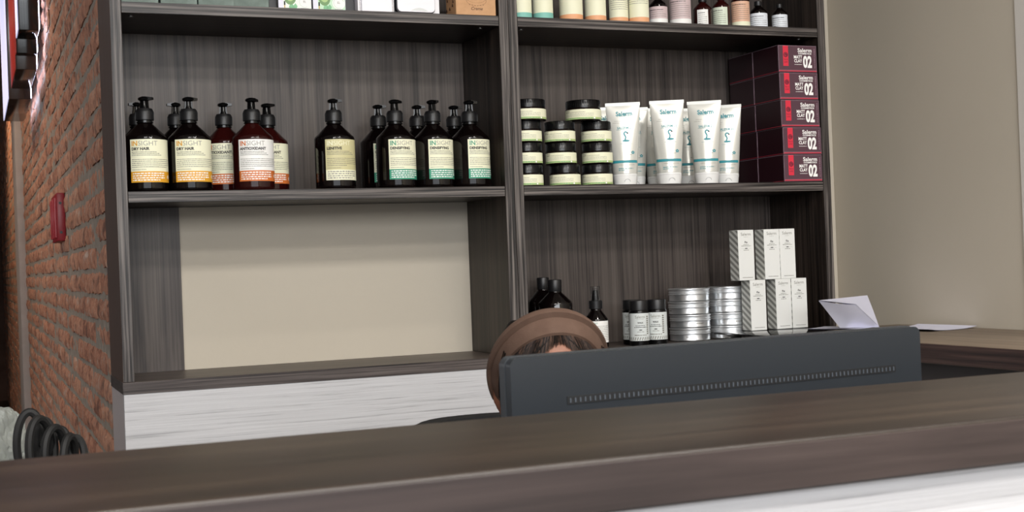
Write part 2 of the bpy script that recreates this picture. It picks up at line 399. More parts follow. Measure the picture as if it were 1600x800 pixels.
# ================================================================== RECEPTION COUNTER (foreground)
def counter():
    t = thing('reception_counter', 'long brown wood reception counter across the foreground', 'counter', (0, .85, 0))
    MB().bbox((-1.6, 0, 1.065), (1.9, .285, 1.105), W_CTOP, .0035, 4).build('top', t)
    m_ = MB().bbox((-1.602, -.0015, 1.0672), (1.9, .0005, 1.1022), W_CEDGE, .0006, 1); m_.build('front_edging', t)
    MB().box((-1.59, .018, .08), (1.88, .036, 1.0645), W_WHITE).build('front_panel', t)
    MB().box((-1.57, .04, 0), (1.86, .06, .08), BLK).build('plinth', t)
    for x in (-1.59, 1.862): MB().box((x, .037, .0), (x+.018, .27, 1.0645), W_WHITE).build('side_panel', t)
counter()
def desk():
    t = thing('reception_desk', 'low dark desk behind the counter under the monitor', 'desk', (.9, 1.38, 0))
    MB().bbox((-.95, -.24, .715), (1.0, .27, .74), W_BASE_TOP, .002, 2).build('desktop', t)
    for x in (-.93, .96): MB().box((x, -.23, 0), (x+.022, .25, .7145), W_V).build('leg', t)
desk()
def side_counter():
    t = thing('side_counter', 'brown wood side counter along the right wall with white papers on top', 'counter', (1.97, 1.2, 0))
    W = XW-1.97-.003
    MB().bbox((0, 0, .9845), (W, YF-.004-1.2, 1.030), W_SIDE_TOP, .0015, 2).build('top', t)
    MB().bbox((-.0016, .002, .986), (-.0002, YF-.012-1.2, 1.0285), W_SIDE_FR, .0004, 1).build('edging', t)
    MB().box((.03, .01, 0), (.05, YF-.03-1.2, .984), mat('dark_grey_panel', (52, 46, 46), .6)).build('front_panel', t)
    MB().box((.05, .01, 0), (W-.01, .03, .984), mat('dark_grey_panel')).build('side_panel', t)
    # short return in front of the shelving unit
    MB().bbox((-.085, YF-.15-1.2, .9845), (-.002, YF-.004-1.2, 1.030), W_SIDE_FR, .0015, 2).build('return_top', t)
    MB().box((-.08, YF-.14-1.2, .0), (-.06, YF-.03-1.2, .984), mat('dark_grey_panel')).build('return_panel', t)
side_counter()

# ================================================================== PUMP BOTTLES
def label_art(kind):
    """front artwork of a pump bottle label; u centred on label, v = height on the bottle"""
    R = .048; hw = R*math.radians(62); z0, z1 = .0205, .117
    d = Dec(); body, band, ink1 = {'dry': (CREAM, YEL, YEL), 'anti': (CREAM, ORG, ORG), 'antiw': (WHITEL, ORG, ORG), 'len': (KHAKI, CREAM, CREAM), 'dens': (CREAM, TEAL, TEAL)}[kind]
    zb = z0+.0245
    d.rect(-hw, z0, hw, z1, body, 1, 28, 1); d.rect(-hw, z0, hw, zb, band, 1.6, 28, 1)
    l = -hw+.004
    d.text('IN', l, z1-.0145, .0155, ink1, 3, sx=.95, bold=.00035, align='LEFT')
    d.text('SIGHT', l+.0155, z1-.0145, .0155, LINK if kind != 'len' else CREAM, 3, sx=1.02, bold=-.0001, align='LEFT')
    nm = {'dry': 'DRY HAIR', 'anti': 'ANTIOXIDANT', 'antiw': 'ANTIOXIDANT', 'len': 'LENITIVE', 'dens': 'DENSIFYING'}[kind]
    d.text(nm, l, z1-.0245, .0088, INK, 3, bold=.00035, align='LEFT', sx=1.02)
    for k, (dz, e) in enumerate(((.0295, .6), (.0330, .66), (.0365, .72))): d.micro(l, z1-dz, l+(2*hw-.008)*e, .0016, GINK, k)
    for k in range(5): d.micro(l, z1-.046-.0042*k, l+(2*hw-.008)*(.98 if k < 4 else .5 if kind == 'len' else .9), .0015, GINK, k+5)
    d.micro(l, zb+.0035, l+.032, .0014, GINK, 12)
    for k in range(4): d.micro(l+.001, zb-.0058-.0050*k, l+(2*hw-.008)*(.8 if k < 3 else .66), .0028, WINK if kind != 'len' else LINK, k+20, 3, wl=.007)
    if kind in ('dry', 'anti', 'antiw'):
        u = hw-.009; d.disc(u, z0+.012, .0042, WINK, 3); d.ring(u, z0+.012, .003, .0006, band, 4); d.rect(u-.0005, z0+.0105, u+.0005, z0+.0135, band, 4)
    return d
def pump_bottle(kind, label, phi, glass=None, name='pump_bottle'):
    """0.218 m bottle; phi turns the label relative to the nozzle frame"""
    glass = glass or GLASSB
    t = thing(name, label, 'bottle'); R = .048
    MB().lathe([(.040, 0), (.0455, .0012), (.0475, .004), (R, .008), (R, .121), (.0465, .1255), (.043, .129), (.0165, .1555), (.0155, .158), (.0155, .163)], glass, 56).build('bottle_body', t)
    MB().lathe([(.0185, .1575), (.0185, .1600), (.0165, .1605), (.0165, .163)], PUMP, 36).build('neck_ring', t)
    m_ = MB().lathe([(.0195, .1632), (.0203, .1642), (.0203, .1828), (.0195, .1842), (.0188, .1862), (.0165, .1900), (.011, .1905)], BLK, 48)
    for i in range(36):      # grip ribs
        a = 2*PI*i/36; m_.box((.0200, -.0004, .165), (.0207, .0004, .182), BLK, Matrix.Rotation(a, 4, 'Z'))
    m_.build('collar', t)
    # actuator: forked stem under a flat head with a short spout
    m_ = MB().lathe([(.0088, .1905), (.0075, .194), (.0062, .200), (.0058, .2085)], PUMP, 24)
    for sx in (-1, 1): m_.add([(sx*.0055, -.004, .1905), (sx*.0098, -.004, .1905), (sx*.0082, -.004, .209), (sx*.0050, -.004, .209), (sx*.0055, .004, .1905), (sx*.0098, .004, .1905), (sx*.0082, .004, .209), (sx*.0050, .004, .209)],
        [(0, 1, 2, 3), (7, 6, 5, 4), (1, 5, 6, 2), (4, 0, 3, 7)] if sx > 0 else [(3, 2, 1, 0), (4, 5, 6, 7), (2, 6, 5, 1), (7, 3, 0, 4)], PUMP)
    m_.build('pump_stem', t)
    m_ = MB().lathe([(.0085, .2075), (.0125, .2095), (.0138, .2130), (.0120, .2155), (.006, .2178)], PUMP, 28)
    m_.add([(.005, -.0075, .2085), (.005, .0075, .2085), (.005, .0075, .2175), (.005, -.0075, .2175), (.021, -.0042, .2098), (.021, .0042, .2098), (.021, .0042, .2150), (.021, -.0042, .2150)],
           [(3, 2, 1, 0), (4, 5, 6, 7), (0, 1, 5, 4), (2, 3, 7, 6), (1, 2, 6, 5), (3, 0, 4, 7)], PUMP)
    m_.build('pump_head', t)
    m_ = MB(); label_art(kind).emit(m_, cyl_map(R, phi)); m_.build('label', t)
    return t
ZS = 1.4345+.0004
GB = 'pump bottles on the middle shelf'
PB = {}
def place_bottle(kind, x, y, lab_off, noz, label, glass=None, scale=None):
    """lab_off: label centre, degrees to the right of the line to the camera; noz: spout heading likewise"""
    key = (kind, lab_off, noz, glass)
    base_rz = -math.atan2(x, y)      # front (-y) towards the camera's side of the room
    # the label is turned by rotating the bottle; the pump by phi
    p = math.radians(lab_off-noz)
    if key not in PB:
        o = PB[key] = pump_bottle(kind, label, math.radians(-90)*0+p, glass); o['group'] = GB
        o.location = (x, y, ZS); o.rotation_euler = (0, 0, base_rz+math.radians(noz))
        if scale: o.scale = scale
        return o
    o = dup(PB[key], (x, y, ZS), base_rz+math.radians(noz), label, GB, scale); return o
place_bottle('dry', .3745, 3.06, 18, -25, 'dark pump bottle with yellow-banded DRY HAIR label, leftmost of the front row')
place_bottle('dry', .4725, 3.06, 20, 10, 'dark pump bottle with yellow-banded DRY HAIR label, front row, second from the left')
place_bottle('dry', .3685, 3.163, 170, -160, 'dark pump bottle almost hidden behind the leftmost DRY HAIR bottle', scale=(.86, .86, 1))
place_bottle('dry', .4580, 3.163, 165, -165, 'dark pump bottle hidden behind the second DRY HAIR bottle', scale=(.95, .95, 1))
place_bottle('anti', .5690, 3.155, 3, -5, 'dark red pump bottle with cream ANTIOXIDANT label, behind and left of the white-labelled one', GLASSR)
place_bottle('antiw', .6170, 3.06, 21, 50, 'dark red pump bottle with white ANTIOXIDANT label and orange band, front row', GLASSR)
place_bottle('anti', .6740, 3.160, 22, -30, 'dark red pump bottle half hidden behind the white-labelled ANTIOXIDANT bottle, to its right', GLASSR)
place_bottle('len', .8130, 3.06, 35, 0, 'dark pump bottle with khaki LENITIVE label standing alone mid-shelf')
for i, (x, lo, nz) in enumerate(((.966, 41, 40), (1.063, 47, -50), (1.160, 55, 10))):
    place_bottle('dens', x, 3.06, lo, nz, 'dark pump bottle with green-banded DENSIFYING label, front row, ' + ('leftmost', 'middle one', 'rightmost')[i] + ' of the three')
for i, (x, lo, nz) in enumerate(((.955, 45, 0), (1.058, 75, 0), (1.157, 78, 5))):
    place_bottle('dens', x, 3.163, lo, nz, 'dark pump bottle standing behind the ' + ('leftmost', 'middle', 'rightmost')[i] + ' DENSIFYING bottle')

# ================================================================== JARS (right unit, middle shelf)
JG = mat('jar_dark', (22, 14, 12), .12); GREENW = mat('pale_green_ink', (176, 196, 130), .55)
def jar(label):
    t = thing('cream_jar', label, 'jar'); R = .0400
    MB().lathe([(.036, 0), (.0392, .0012), (R, .004), (R, .0305), (.0385, .033), (.0365, .0345)], JG, 48).build('jar_body', t)
    m_ = MB().lathe([(.0372, .0335), (.0382, .0342), (.0382, .0535), (.0372, .0548), (.034, .0552)], PUMP, 48)
    for k in range(48): m_.box((.0380, -.0005, .0355), (.0386, .0005, .0530), PUMP, Matrix.Rotation(2*PI*k/48, 4, 'Z'))
    m_.build('lid', t)
    d = Dec(); hw = R*math.radians(88); d.rect(-hw, .0035, hw, .0295, CREAM, 1, 36, 1); d.rect(-hw, .0035, hw, .0085, GREENW, 1.6, 36, 1)
    l = -R*math.radians(62)
    d.text('INSIGHT', l, .0252, .0036, INK, 3, align='LEFT'); d.micro(l, .0215, l+.012, .002, INK, 3); d.micro(l+.014, .0215, l+.05, .0012, GINK, 5)
    for k in range(3): d.micro(l, .0178-.0032*k, l+.07, .0011, LINK, k)
    d.micro(l, .0055, l+.07, .0014, TEAL, 9, wl=.006); d.disc(R*math.radians(40), .006, .0022, WINK, 3)
    m_ = MB(); d.emit(m_, cyl_map(R)); m_.build('label', t)
    return t
J = None
def place_jar(x, y, z, rz, label, s=None):
    global J
    rz = -math.atan2(x, y)+rz
    if J is None:
        J = jar(label); J.location = (x, y, z); J.rotation_euler = (0, 0, rz); J['group'] = 'stacked jars on the middle shelf'; o = J
        if s: o.scale = s
    else: o = dup(J, (x, y, z), rz, label, 'stacked jars on the middle shelf', s or (1, 1, 1))
    return o
jh = .0556
cols = {'left': ((1.3165, 1.3165, 1.3165), ), 'middle': ((1.4215, 1.412, 1.411), ), 'right': ((1.5140, 1.5160, 1.5155), )}
for c, (xs,) in cols.items():
    for k, x in enumerate(xs):
        place_jar(x, 3.07, ZS+k*jh, random.uniform(-.12, .12), 'black-lidded cream jar, %s of the %s column of jars' % (('bottom', 'second from bottom', 'third from bottom')[k], c))
place_jar(1.3235, 3.07, ZS+3*jh, .1, 'wider black-lidded cream jar on top of the left jar column', (1.17, 1.17, .98))
place_jar(1.4800, 3.07, ZS+3*jh, -.05, 'wider black-lidded cream jar bridging the tops of the middle and right jar columns', (1.17, 1.17, .98))

# ================================================================== TUBES
def tube_ab(z):
    t = max(0, min(1, (z-.030)/(.2105-.030)))
    a = .0325+(.0450-.0325)*t**.9; b = .0325*(1-t)**.85*(1-.12*t)+.0010
    return a, b
def cream_tube(label):
    t = thing('cream_tube', label, 'tube'); n = 56; vs = []; fs = []
    zs = [.030+.1805*(k/30) for k in range(31)]
    for z in zs:
        a, b = tube_ab(z)
        for i in range(n): q = 2*PI*i/n; vs.append((a*math.cos(q), b*math.sin(q), z))
    for k in range(len(zs)-1):
        for i in range(n): j = (i+1) % n; fs.append((k*n+i, k*n+j, (k+1)*n+j, (k+1)*n+i))
    fs.append(tuple(range(n))[::-1]); m_ = MB().add(vs, fs, TUBE, True); m_.build('tube_body', t)
    m_ = MB().bbox((-.0458, -.0013, .2095), (.0458, .0013, .2185), TUBE, .0005, 1)
    for k in range(5): m_.box((-.0456, -.0015, .2106+k*.0015), (.0456, -.0012, .2112+k*.0015), CAPW)
    m_.build('crimp', t)
    m_ = MB().lathe([(.0285, 0), (.0300, .0012), (.0328, .0240), (.0328, .0285), (.0318, .0300)], CAPW, 56)
    m_.build('cap', t)
    # thumb notch of the flip cap
    m_ = MB(); pts = []
    d = Dec(); d.poly([(.006+.0085*math.cos(PI*i/12), .0085+.0075*math.sin(PI*i/12)) for i in range(13)], mat('cap_notch', (186, 186, 184), .4), 1)
    d.ring(.006, .0085, .0095, .0009, CAPW, 2, 14, 0, PI, .0085); d.rect(-.030, .0245, .030, .0250, mat('cap_notch'), 1, 20, 1)
    d.emit(m_, lambda u, v, h: ((.0300+v*.117+h)*math.sin(u/.0315), -(.0300+v*.117+h)*math.cos(u/.0315), v)); m_.build('cap_notch', t)
    d = Dec(); g = TBLUE
    d.text('Salerm', .003, .1835, .0155, g, 2, bold=.0005, sx=1.02); d.text('COSMETICS', .003, .1800, .0048, g, 2, sx=1.5)
    d.text('SALERM 21', .004, .1478, .0085, g, 2, sx=1.0, bold=.00015); d.rect(-.018, .1455, .025, .1462, g, 2, 10, 1)
    sw = [(.010, .137), (.0065, .1405), (.002, .139), (.001, .134), (.0045, .129), (.0055, .124), (.003, .119)]
    for i in range(len(sw)-1):
        (a, b), (c, e) = sw[i], sw[i+1]; L = math.hypot(c-a, e-b); nx, ny = -(e-b)/L*.0018, (c-a)/L*.0018
        d.poly([(a+nx, b+ny), (a-nx, b-ny), (c-nx, e-ny), (c+nx, e+ny)], g, 2)
    d.disc(.0105, .1365, .002, INK, 3, 10); d.disc(.006, .1165, .0095, g, 2, 20, .0028)
    d.rect(-.010, .1085, .021, .1090, g, 2, 8, 1)
    for k in range(5):
        a = k*2*PI/5+.3; d.disc(.0225+.0028*math.cos(a), .085+.0028*math.sin(a), .0018, g, 2, 8)
    d.micro(.006, .0790, .019, .0012, GINK, 4)
    d.micro(-.023, .169, -.006, .0008, GINK, 8); d.micro(-.028, .164, -.010, .0008, GINK, 9)
    zc = .0615; d.rect(-.0325, zc-.0035, .0325, zc+.0035, g, 1.5, 40, 1); d.micro(-.014, .0525, .026, .0012, LINK, 6)
    for k in range(2): d.micro(-.016, .0425-.0045*k, .022-.02*k, .0022, g, 7+k, wl=.005)
    def fm(u, v, h):
        a, b = tube_ab(v); s_ = max(-.9999, min(.9999, u/a)); return (u*(1+h*2), -(b*math.sqrt(1-s_*s_))-h, v)
    m_ = MB(); d.emit(m_, fm, .0003); m_.build('printing', t); return t
T0 = None
for i, (px, Y, dz, label) in enumerate((
        (977, 3.070, 0, 'white cream tube with teal stripe, leftmost of the front row beside the jars'),
        (1046, 3.046, 1.02, 'white cream tube with teal stripe, second in the front row'),
        (1104.5, 3.046, 1.02, 'white cream tube with teal stripe, third in the front row'),
        (1136, 3.092, 1, 'white cream tube with teal stripe, rightmost, next to the dark red boxes'),
        (951, 3.170, 1, 'white cream tube behind, between the jar stack and the leftmost tube'),
        (990, 3.174, 1, 'white cream tube hidden behind the leftmost front tube'),
        (1030, 3.174, 1, 'white cream tube standing behind, between the first and second front tubes'),
        (1077, 3.174, 1, 'white cream tube standing behind, between the second and third front tubes'))):
    p = atY(px, 280, Y); rz = -math.atan2(p.x, p.y)+(.0, .04, -.03, -.05, .1, .05, .03, 0)[i]
    if T0 is None: T0 = cream_tube(label); T0.location = (p.x, Y, ZS); T0.rotation_euler = (0, 0, rz); T0['group'] = 'cream tubes on the middle shelf'
    else: dup(T0, (p.x, Y, ZS), rz, label, 'cream tubes on the middle shelf', (1, 1, dz or 1))

# ================================================================== MATT CLAY BOXES
MARO = mat('maroon_card', (40, 17, 24), .28); MARF = mat('maroon_front', (84, 56, 66), .4); RED = mat('red_ink', (214, 44, 66), .45)
MARD = mat('dark_purple_ink', (86, 24, 44), .5); PINKE = mat('card_edge', (150, 128, 140), .5); REDL = mat('red_line', (178, 48, 66), .5)
def clay_box(label):
    t = thing('clay_box', label, 'box'); W, D_, Hh = .1235, .124, .0742
    MB().bbox((-W/2, 0, 0), (W/2, D_, Hh), MARO, .0007, 1, smooth=False).build('carton', t)
    d = Dec(); L = -W/2
    d.rect(L+.0008, .0008, -L-.0008, Hh-.0008, MARF, 1)
    d.rect(L+.0005, Hh-.0018, -L-.0005, Hh-.0010, PINKE, 2); d.rect(L+.0005, .0008, L+.0013, Hh-.001, PINKE, 2); d.rect(-L-.0013, .0008, -L-.0005, Hh-.001, PINKE, 2)
    d.rect(L+.001, .0025, -L-.001, .0062, REDL, 2); d.rect(L+.001, .0060, -L-.001, .0066, PINKE, 3)
    d.rect(L+.015, .0175, L+.032, Hh-.0018, RED, 2)
    d.disc(L+.0235, .0480, .0070, MARD, 3); d.ring(L+.0235, .0480, .0050, .0008, RED, 4, a0=.4, a1=5.4); d.ring(L+.0235, .0480, .0028, .0008, RED, 4, a0=2, a1=7)
    d.text('TECH', L+.0235, .0330, .0055, MARD, 3); d.text('LINE', L+.0235, .0265, .0055, MARD, 3)
    d.text('Salerm', L+.0855, .0560, .0150, WINK, 3, bold=.0003, sx=1.12); d.text('COSMETICS', L+.0855, .0500, .0056, WINK, 3, bold=.0002, sx=1.45)
    d.text('MATT', L+.0630, .0385, .0118, WINK, 3, bold=.00035, sx=.86); d.text('CLAY', L+.0630, .0280, .0118, WINK, 3, bold=.00035, sx=.86); d.micro(L+.051, .0215, L+.0755, .0014, WINK, 2, 3)
    d.text('02', L+.0935, .0150, .0430, WINK, 3, bold=.0018, sx=.66)
    for k in range(11): d.rect(L+.1155, .0130+k*.0050, L+.1178, .0130+k*.0050+random.uniform(.002, .0042), PINKE, 3)
    m_ = MB(); d.emit(m_, front_map(0), .00012)
    d = Dec(); d.rect(0.001, .0022, D_-.001, .0032, REDL, 1); d.rect(0.0008, Hh-.0012, D_-.0008, Hh-.0004, PINKE, 1); d.rect(0.0008, .001, .0018, Hh-.001, PINKE, 1)
    d.emit(m_, lambda u, v, h: (-W/2-h, u, v), .00015); m_.build('printing', t)
    return t
B0 = None; nm_ = ('bottom', 'second from bottom', 'middle', 'second from top', 'top')
for row in range(2):
    for k in range(5):
        x = 2.1045+(.0012, .0018, -.001, -.0024, -.0032)[k]+(0, -.001)[row]; y = 3.0025+row*.1252; z = ZS+k*.0744
        lb = ('dark red MATT CLAY 02 box, %s of the front stack' if row == 0 else 'dark red box behind the front stack, %s of the rear stack') % nm_[k]
        if B0 is None: B0 = clay_box(lb); B0.location = (x, y, z); B0['group'] = 'stacked dark red boxes'
        else: dup(B0, (x, y, z), 0, lb, 'stacked dark red boxes')

# ================================================================== LOWER RIGHT BAY
ZL = 1.0137+.0006
ALU = mat('brushed_aluminium', (236, 238, 240), .36, .9); ALD = mat('aluminium_body', (222, 225, 228), .3, .92)
def tin(label):
    t = thing('round_tin', label, 'tin'); R = .0555
    MB().lathe([(.052, 0), (.0545, .0008), (.0550, .003), (.0543, .0042), (.0543, .0190), (.0525, .0200)], ALD, 56).build('tin_body', t)
    MB().lathe([(.0545, .0175), (.0560, .0183), (.0562, .0198), (.0546, .0212), (.0546, .0228), (.0558, .0240), (.0558, .0252), (.0546, .0264), (.0548, .0300), (.0562, .0314), (.0567, .0330), (.0562, .0346), (.0540, .0352), (.0500, .0340)], ALU, 56).build('lid', t)
    m_ = MB(); d = Dec(); d.micro(-.010, .0105, .010, .0022, GINK, 3); d.emit(m_, cyl_map(.0543)); m_.build('printing', t)
    return t
T1 = None
for s_, (px, nm) in enumerate(((1077, 'left'), (1138.5, 'right'))):
    for k in range(4):
        p = atY(px, 490, 3.13); x = p.x+(0, .0015, -.001, .001)[k]; z = ZL+k*.0356
        lb = 'round silver tin, %s of the %s tin stack' % (('bottom', 'second from bottom', 'third from bottom', 'top')[k], nm)
        if T1 is None: T1 = tin(lb); T1.location = (x, 3.13, z); T1['group'] = 'stacked silver tins'; T1.rotation_euler = (0, 0, -math.atan2(x, 3.13))
        else: dup(T1, (x, 3.13, z), -math.atan2(x, 3.13)+(0, .5, -1.2, 2)[k], lb, 'stacked silver tins')
# glossy glass sheet the cartons stand on
gs = MB().bbox((1.845, 2.80, 1.0306), (2.165, 3.0695, 1.0362), mat('black_glass', (20, 20, 22), .05, spec=.8), .001, 2).build('glass_sheet')
tag(gs, 'thin glossy black sheet under the small white striped cartons', 'sheet')
CARD = mat('white_card', (226, 226, 222), .5); STR = mat('grey_stripe', (150, 150, 144), .55); STL = mat('pale_stripe', (228, 228, 222), .55)
def carton(label):
    t = thing('carton', label, 'box'); W, D_, Hh = .0490, .0440, .1358
    MB().bbox((-W/2, 0, 0), (W/2, D_, Hh), CARD, .0007, 1, smooth=False).build('carton_body', t)
    d = Dec(); d.rect(0.0006, .0006, D_-.0006, Hh-.0006, STL, 1)
    w_, sl = .0085, .60; v = -.045
    while v < Hh+.02:      # diagonal stripes, falling towards the front face
        pts = []; 
        lo = lambda u, b: b+u*sl
        def cl(q): return max(.0006, min(Hh-.0006, q))
        us = [.0006+(D_-.0012)*i/10 for i in range(11)]
        for i in range(10):
            a, b = us[i], us[i+1]; q = [(a, cl(lo(a, v))), (b, cl(lo(b, v))), (b, cl(lo(b, v)+w_)), (a, cl(lo(a, v)+w_))]
            if q[2][1]-q[1][1] > 1e-5 or q[3][1]-q[0][1] > 1e-5: d.poly(q, STR, 2)
        v += w_*2
    m_ = MB(); d.emit(m_, lambda u, v_, h: (-W/2-h, u, v_), .00015); m_.build('striped_side', t)
    d = Dec(); d.text('Salerm', 0, .1205, .0115, GINK, 1, sx=1.0); d.micro(-.007, .1165, .007, .0008, LINK, 1, 1)
    d.text('Fix', 0, .1000, .0078, INK, 1, bold=.0002); d.micro(-.0085, .0955, .0085, .0015, GINK, 2, 1); d.micro(-.015, .0918, .015, .0018, GINK, 3, 1)
    d.rect(-.016, .0858, .016, .0861, LINK, 1); d.disc(0, .086, .0048, INK, 2, 12, .0012); d.micro(-.008, .0805, .008, .0018, GINK, 4, 1); d.micro(-.014, .0070, .018, .0018, GINK, 5, 1)
    m_ = MB(); d.emit(m_, front_map(0), .00015); m_.build('printing', t); return t
C0 = None
lev = ((1.9585, 1.0364, .02, 'lower-left'), (2.0395, 1.0364, .02, 'lower-middle'), (2.0905, 1.0364, .0, 'lower-right'),
       (1.9265, 1.0364+.1361, .03, 'upper-left'), (2.0080, 1.0364+.1361, .03, 'upper-middle'), (2.0580, 1.0364+.1361, .0, 'upper-right'))
for x, z, rz, nm in lev:
    lb = 'small white carton with grey striped side, %s one of the two-tier stack' % nm
    if C0 is None: C0 = carton(lb); C0.location = (x, 3.021, z); C0['group'] = 'white striped cartons'
    else: dup(C0, (x, 3.021, z), -rz*.0, lb, 'white striped cartons')
# black jars
def black_jar(label):
    t = thing('black_jar', label, 'jar'); R = .0262
    MB().lathe([(.0235, 0), (.0255, .0012), (R, .004), (R, .0895), (.0250, .0925), (.0235, .0935)], PUMP, 44).build('jar_body', t)
    MB().lathe([(.0242, .0925), (.0246, .0930), (.0246, .1160), (.0238, .1178), (.020, .1182)], BLK, 44).build('lid', t)
    d = Dec(); hw = R*math.radians(100); lw = mat('white_jar_label', (212, 216, 214), .5); d.rect(-hw, .0130, hw, .0850, lw, 1, 40, 1)
    d.text('Salerm', 0, .0720, .0105, GINK, 2, sx=.95); d.micro(-.010, .0690, .010, .0008, LINK, 1)
    d.text('WAX', 0, .0580, .0062, INK, 2, bold=.0002); d.micro(-.013, .0520, .013, .0018, INK, 2); d.micro(-.0165, .0475, .0165, .0020, INK, 3)
    d.rect(-.018, .0412, .018, .0415, LINK, 2); d.disc(0, .0413, .0045, INK, 3, 12, .0012); d.micro(-.009, .0355, .009, .0018, GINK, 4); d.micro(-.016, .0265, .016, .0026, GINK, 6)
    for k in range(14):
        u = -hw+.002+k*.0065; d.poly([(u, .0145), (u+.0035, .0145), (u+.0065, .0225), (u+.0030, .0225)], STR, 2)
    for k in range(9): d.rect(hw-.028, .030+k*.0055, hw-.0225, .030+k*.0055+.0035, GINK, 2)
    m_ = MB(); d.emit(m_, cyl_map(R)); m_.build('label', t); return t
K0 = None
for px, Y, nm, rz in ((988, 3.135, 'leftmost, set back behind its neighbour', -.3), (998.5, 3.068, 'middle one of the three', .12), (1026.5, 3.072, 'right one of the three, beside the tins', -.15)):
    p = atY(px, 500, Y); lb = 'black jar with white striped label, ' + nm
    if K0 is None: K0 = black_jar(lb); K0.location = (p.x, Y, ZL); K0['group'] = 'black jars on the lower shelf'; K0.rotation_euler = (0, 0, -math.atan2(p.x, Y)+rz)
    else: dup(K0, (p.x, Y, ZL), -math.atan2(p.x, Y)+rz, lb, 'black jars on the lower shelf')
# spray bottle
p = atY(931.5, 500, 3.09)
t = thing('spray_bottle', 'small dark spray bottle with clear cap and white label beside the headband', 'bottle', (p.x, 3.09, ZL), -math.atan2(p.x, 3.09))
MB().lathe([(.026, 0), (.0300, .0012), (.0310, .004), (.0310, .0720), (.0295, .0760), (.0150, .0960), (.0135, .0985), (.0135, .1040)], GLASSB, 48).build('bottle_body', t)
m_ = MB().lathe([(.0165, .1010), (.0172, .1018), (.0172, .1215), (.0160, .1230)], BLK, 40)
for k in range(30): m_.box((.0170, -.0004, .1025), (.0176, .0004, .1205), BLK, Matrix.Rotation(2*PI*k/30, 4, 'Z'))
m_.build('collar', t)
MB().lathe([(.0100, .1225), (.0098, .1280), (.0068, .1470), (.0055, .1490)], BLK, 24).build('nozzle', t)
MB().lathe([(.0128, .1232), (.0128, .1590), (.0120, .1602), (.0005, .1604), (.0005, .1594), (.0113, .1590), (.0118, .1232)], mat('clear_plastic', (235, 238, 240), .05, Transmission_Weight=1.0, IOR=1.2), 32, cap=False).build('clear_cap', t)
d = Dec(); hw = .031*math.radians(62); d.rect(-hw, .0135, hw, .0700, WHITEL, 1, 24, 1); d.disc(-hw+.005, .0640, .0018, INK, 2); d.text('INSIGHT', -hw+.008, .0622, .0052, TEAL, 2, align='LEFT')
for k in range(9): d.micro(-hw+.003, .0560-.0045*k, hw-.004, .0013, GINK, k)
m_ = MB(); d.emit(m_, cyl_map(.031, math.radians(18))); m_.build('label', t)
# dark bottles with flip caps
def flip_bottle(label):
    t = thing('flip_cap_bottle', label, 'bottle'); R = .0440
    MB().lathe([(.038, 0), (.0420, .0012), (R, .005), (R, .1190), (.0425, .1240), (.0180, .1480), (.0170, .1500), (.0170, .1530)], GLASSB, 52).build('bottle_body', t)
    MB().lathe([(.0172, .1515), (.0178, .1530), (.0182, .1800), (.0172, .1815), (.014, .1820)], BLK, 40).build('cap', t)
    d = Dec(); hw = R*math.radians(62); d.rect(-hw, .020, hw, .110, CREAM, 1, 24, 1); d.rect(-hw, .020, hw, .042, TEAL, 1.5, 24, 1)
    for k in range(9): d.micro(-hw+.003, .095-.0050*k, hw-.004, .0016, GINK, k)
    m_ = MB(); d.emit(m_, cyl_map(R)); m_.build('label', t); return t
f0 = None
for x, Y, k, nm in ((1.3270, 3.215, .86, 'leftmost, cut off by the shelf upright'), (1.407, 3.205, .9, 'middle one, set back'), (1.393, 3.098, 1, 'front one on the right')):
    lb = 'dark flip-cap bottle above the headband, '+nm
    if f0 is None: f0 = flip_bottle(lb); f0.location = (x, Y, ZL); f0['group'] = 'dark flip-cap bottles'; f0.rotation_euler = (0, 0, 2.6); f0.scale = (k, k, 1.03)
    else: dup(f0, (x, Y, ZL), 2.2, lb, 'dark flip-cap bottles', (k, k, 1.03 if k < 1 else 1))

# ================================================================== TOP SHELF, LEFT
ZT = 1.8555+.0004
SAGE = noisy('sage_card', (102, 116, 108), 16, 40, .5)
def sage_box(label):
    t = thing('sage_box', label, 'box'); MB().bbox((-.0405, 0, 0), (.0405, .05, .19), SAGE, .0008, 1, smooth=False).build('carton_body', t)
    d = Dec(); d.text('INSIGHT', 0, .150, .014, WINK, 1); d.rect(-.03, .09, .03, .12, CREAM, 1); m_ = MB(); d.emit(m_, front_map(0)); m_.build('printing', t); return t
s0 = None
for i, x in enumerate((.3680, .4535, .5370, .6180-.001)):
    lb = 'sage green carton on the top shelf, %s of four' % ('first from the left', 'second from the left', 'third from the left', 'fourth from the left')[i]
    x += -.0005
    if s0 is None: s0 = sage_box(lb); s0.location = (x, 3.012, ZT); s0['group'] = 'sage cartons on the top shelf'
    else: dup(s0, (x, 3.012, ZT), 0, lb, 'sage cartons on the top shelf')
GR1 = mat('green_a', (112, 150, 96), .5); GR2 = mat('green_b', (128, 188, 140), .5); GR3 = mat('pale_green', (196, 226, 196), .5); LIL = mat('lilac_white', (228, 226, 238), .5)
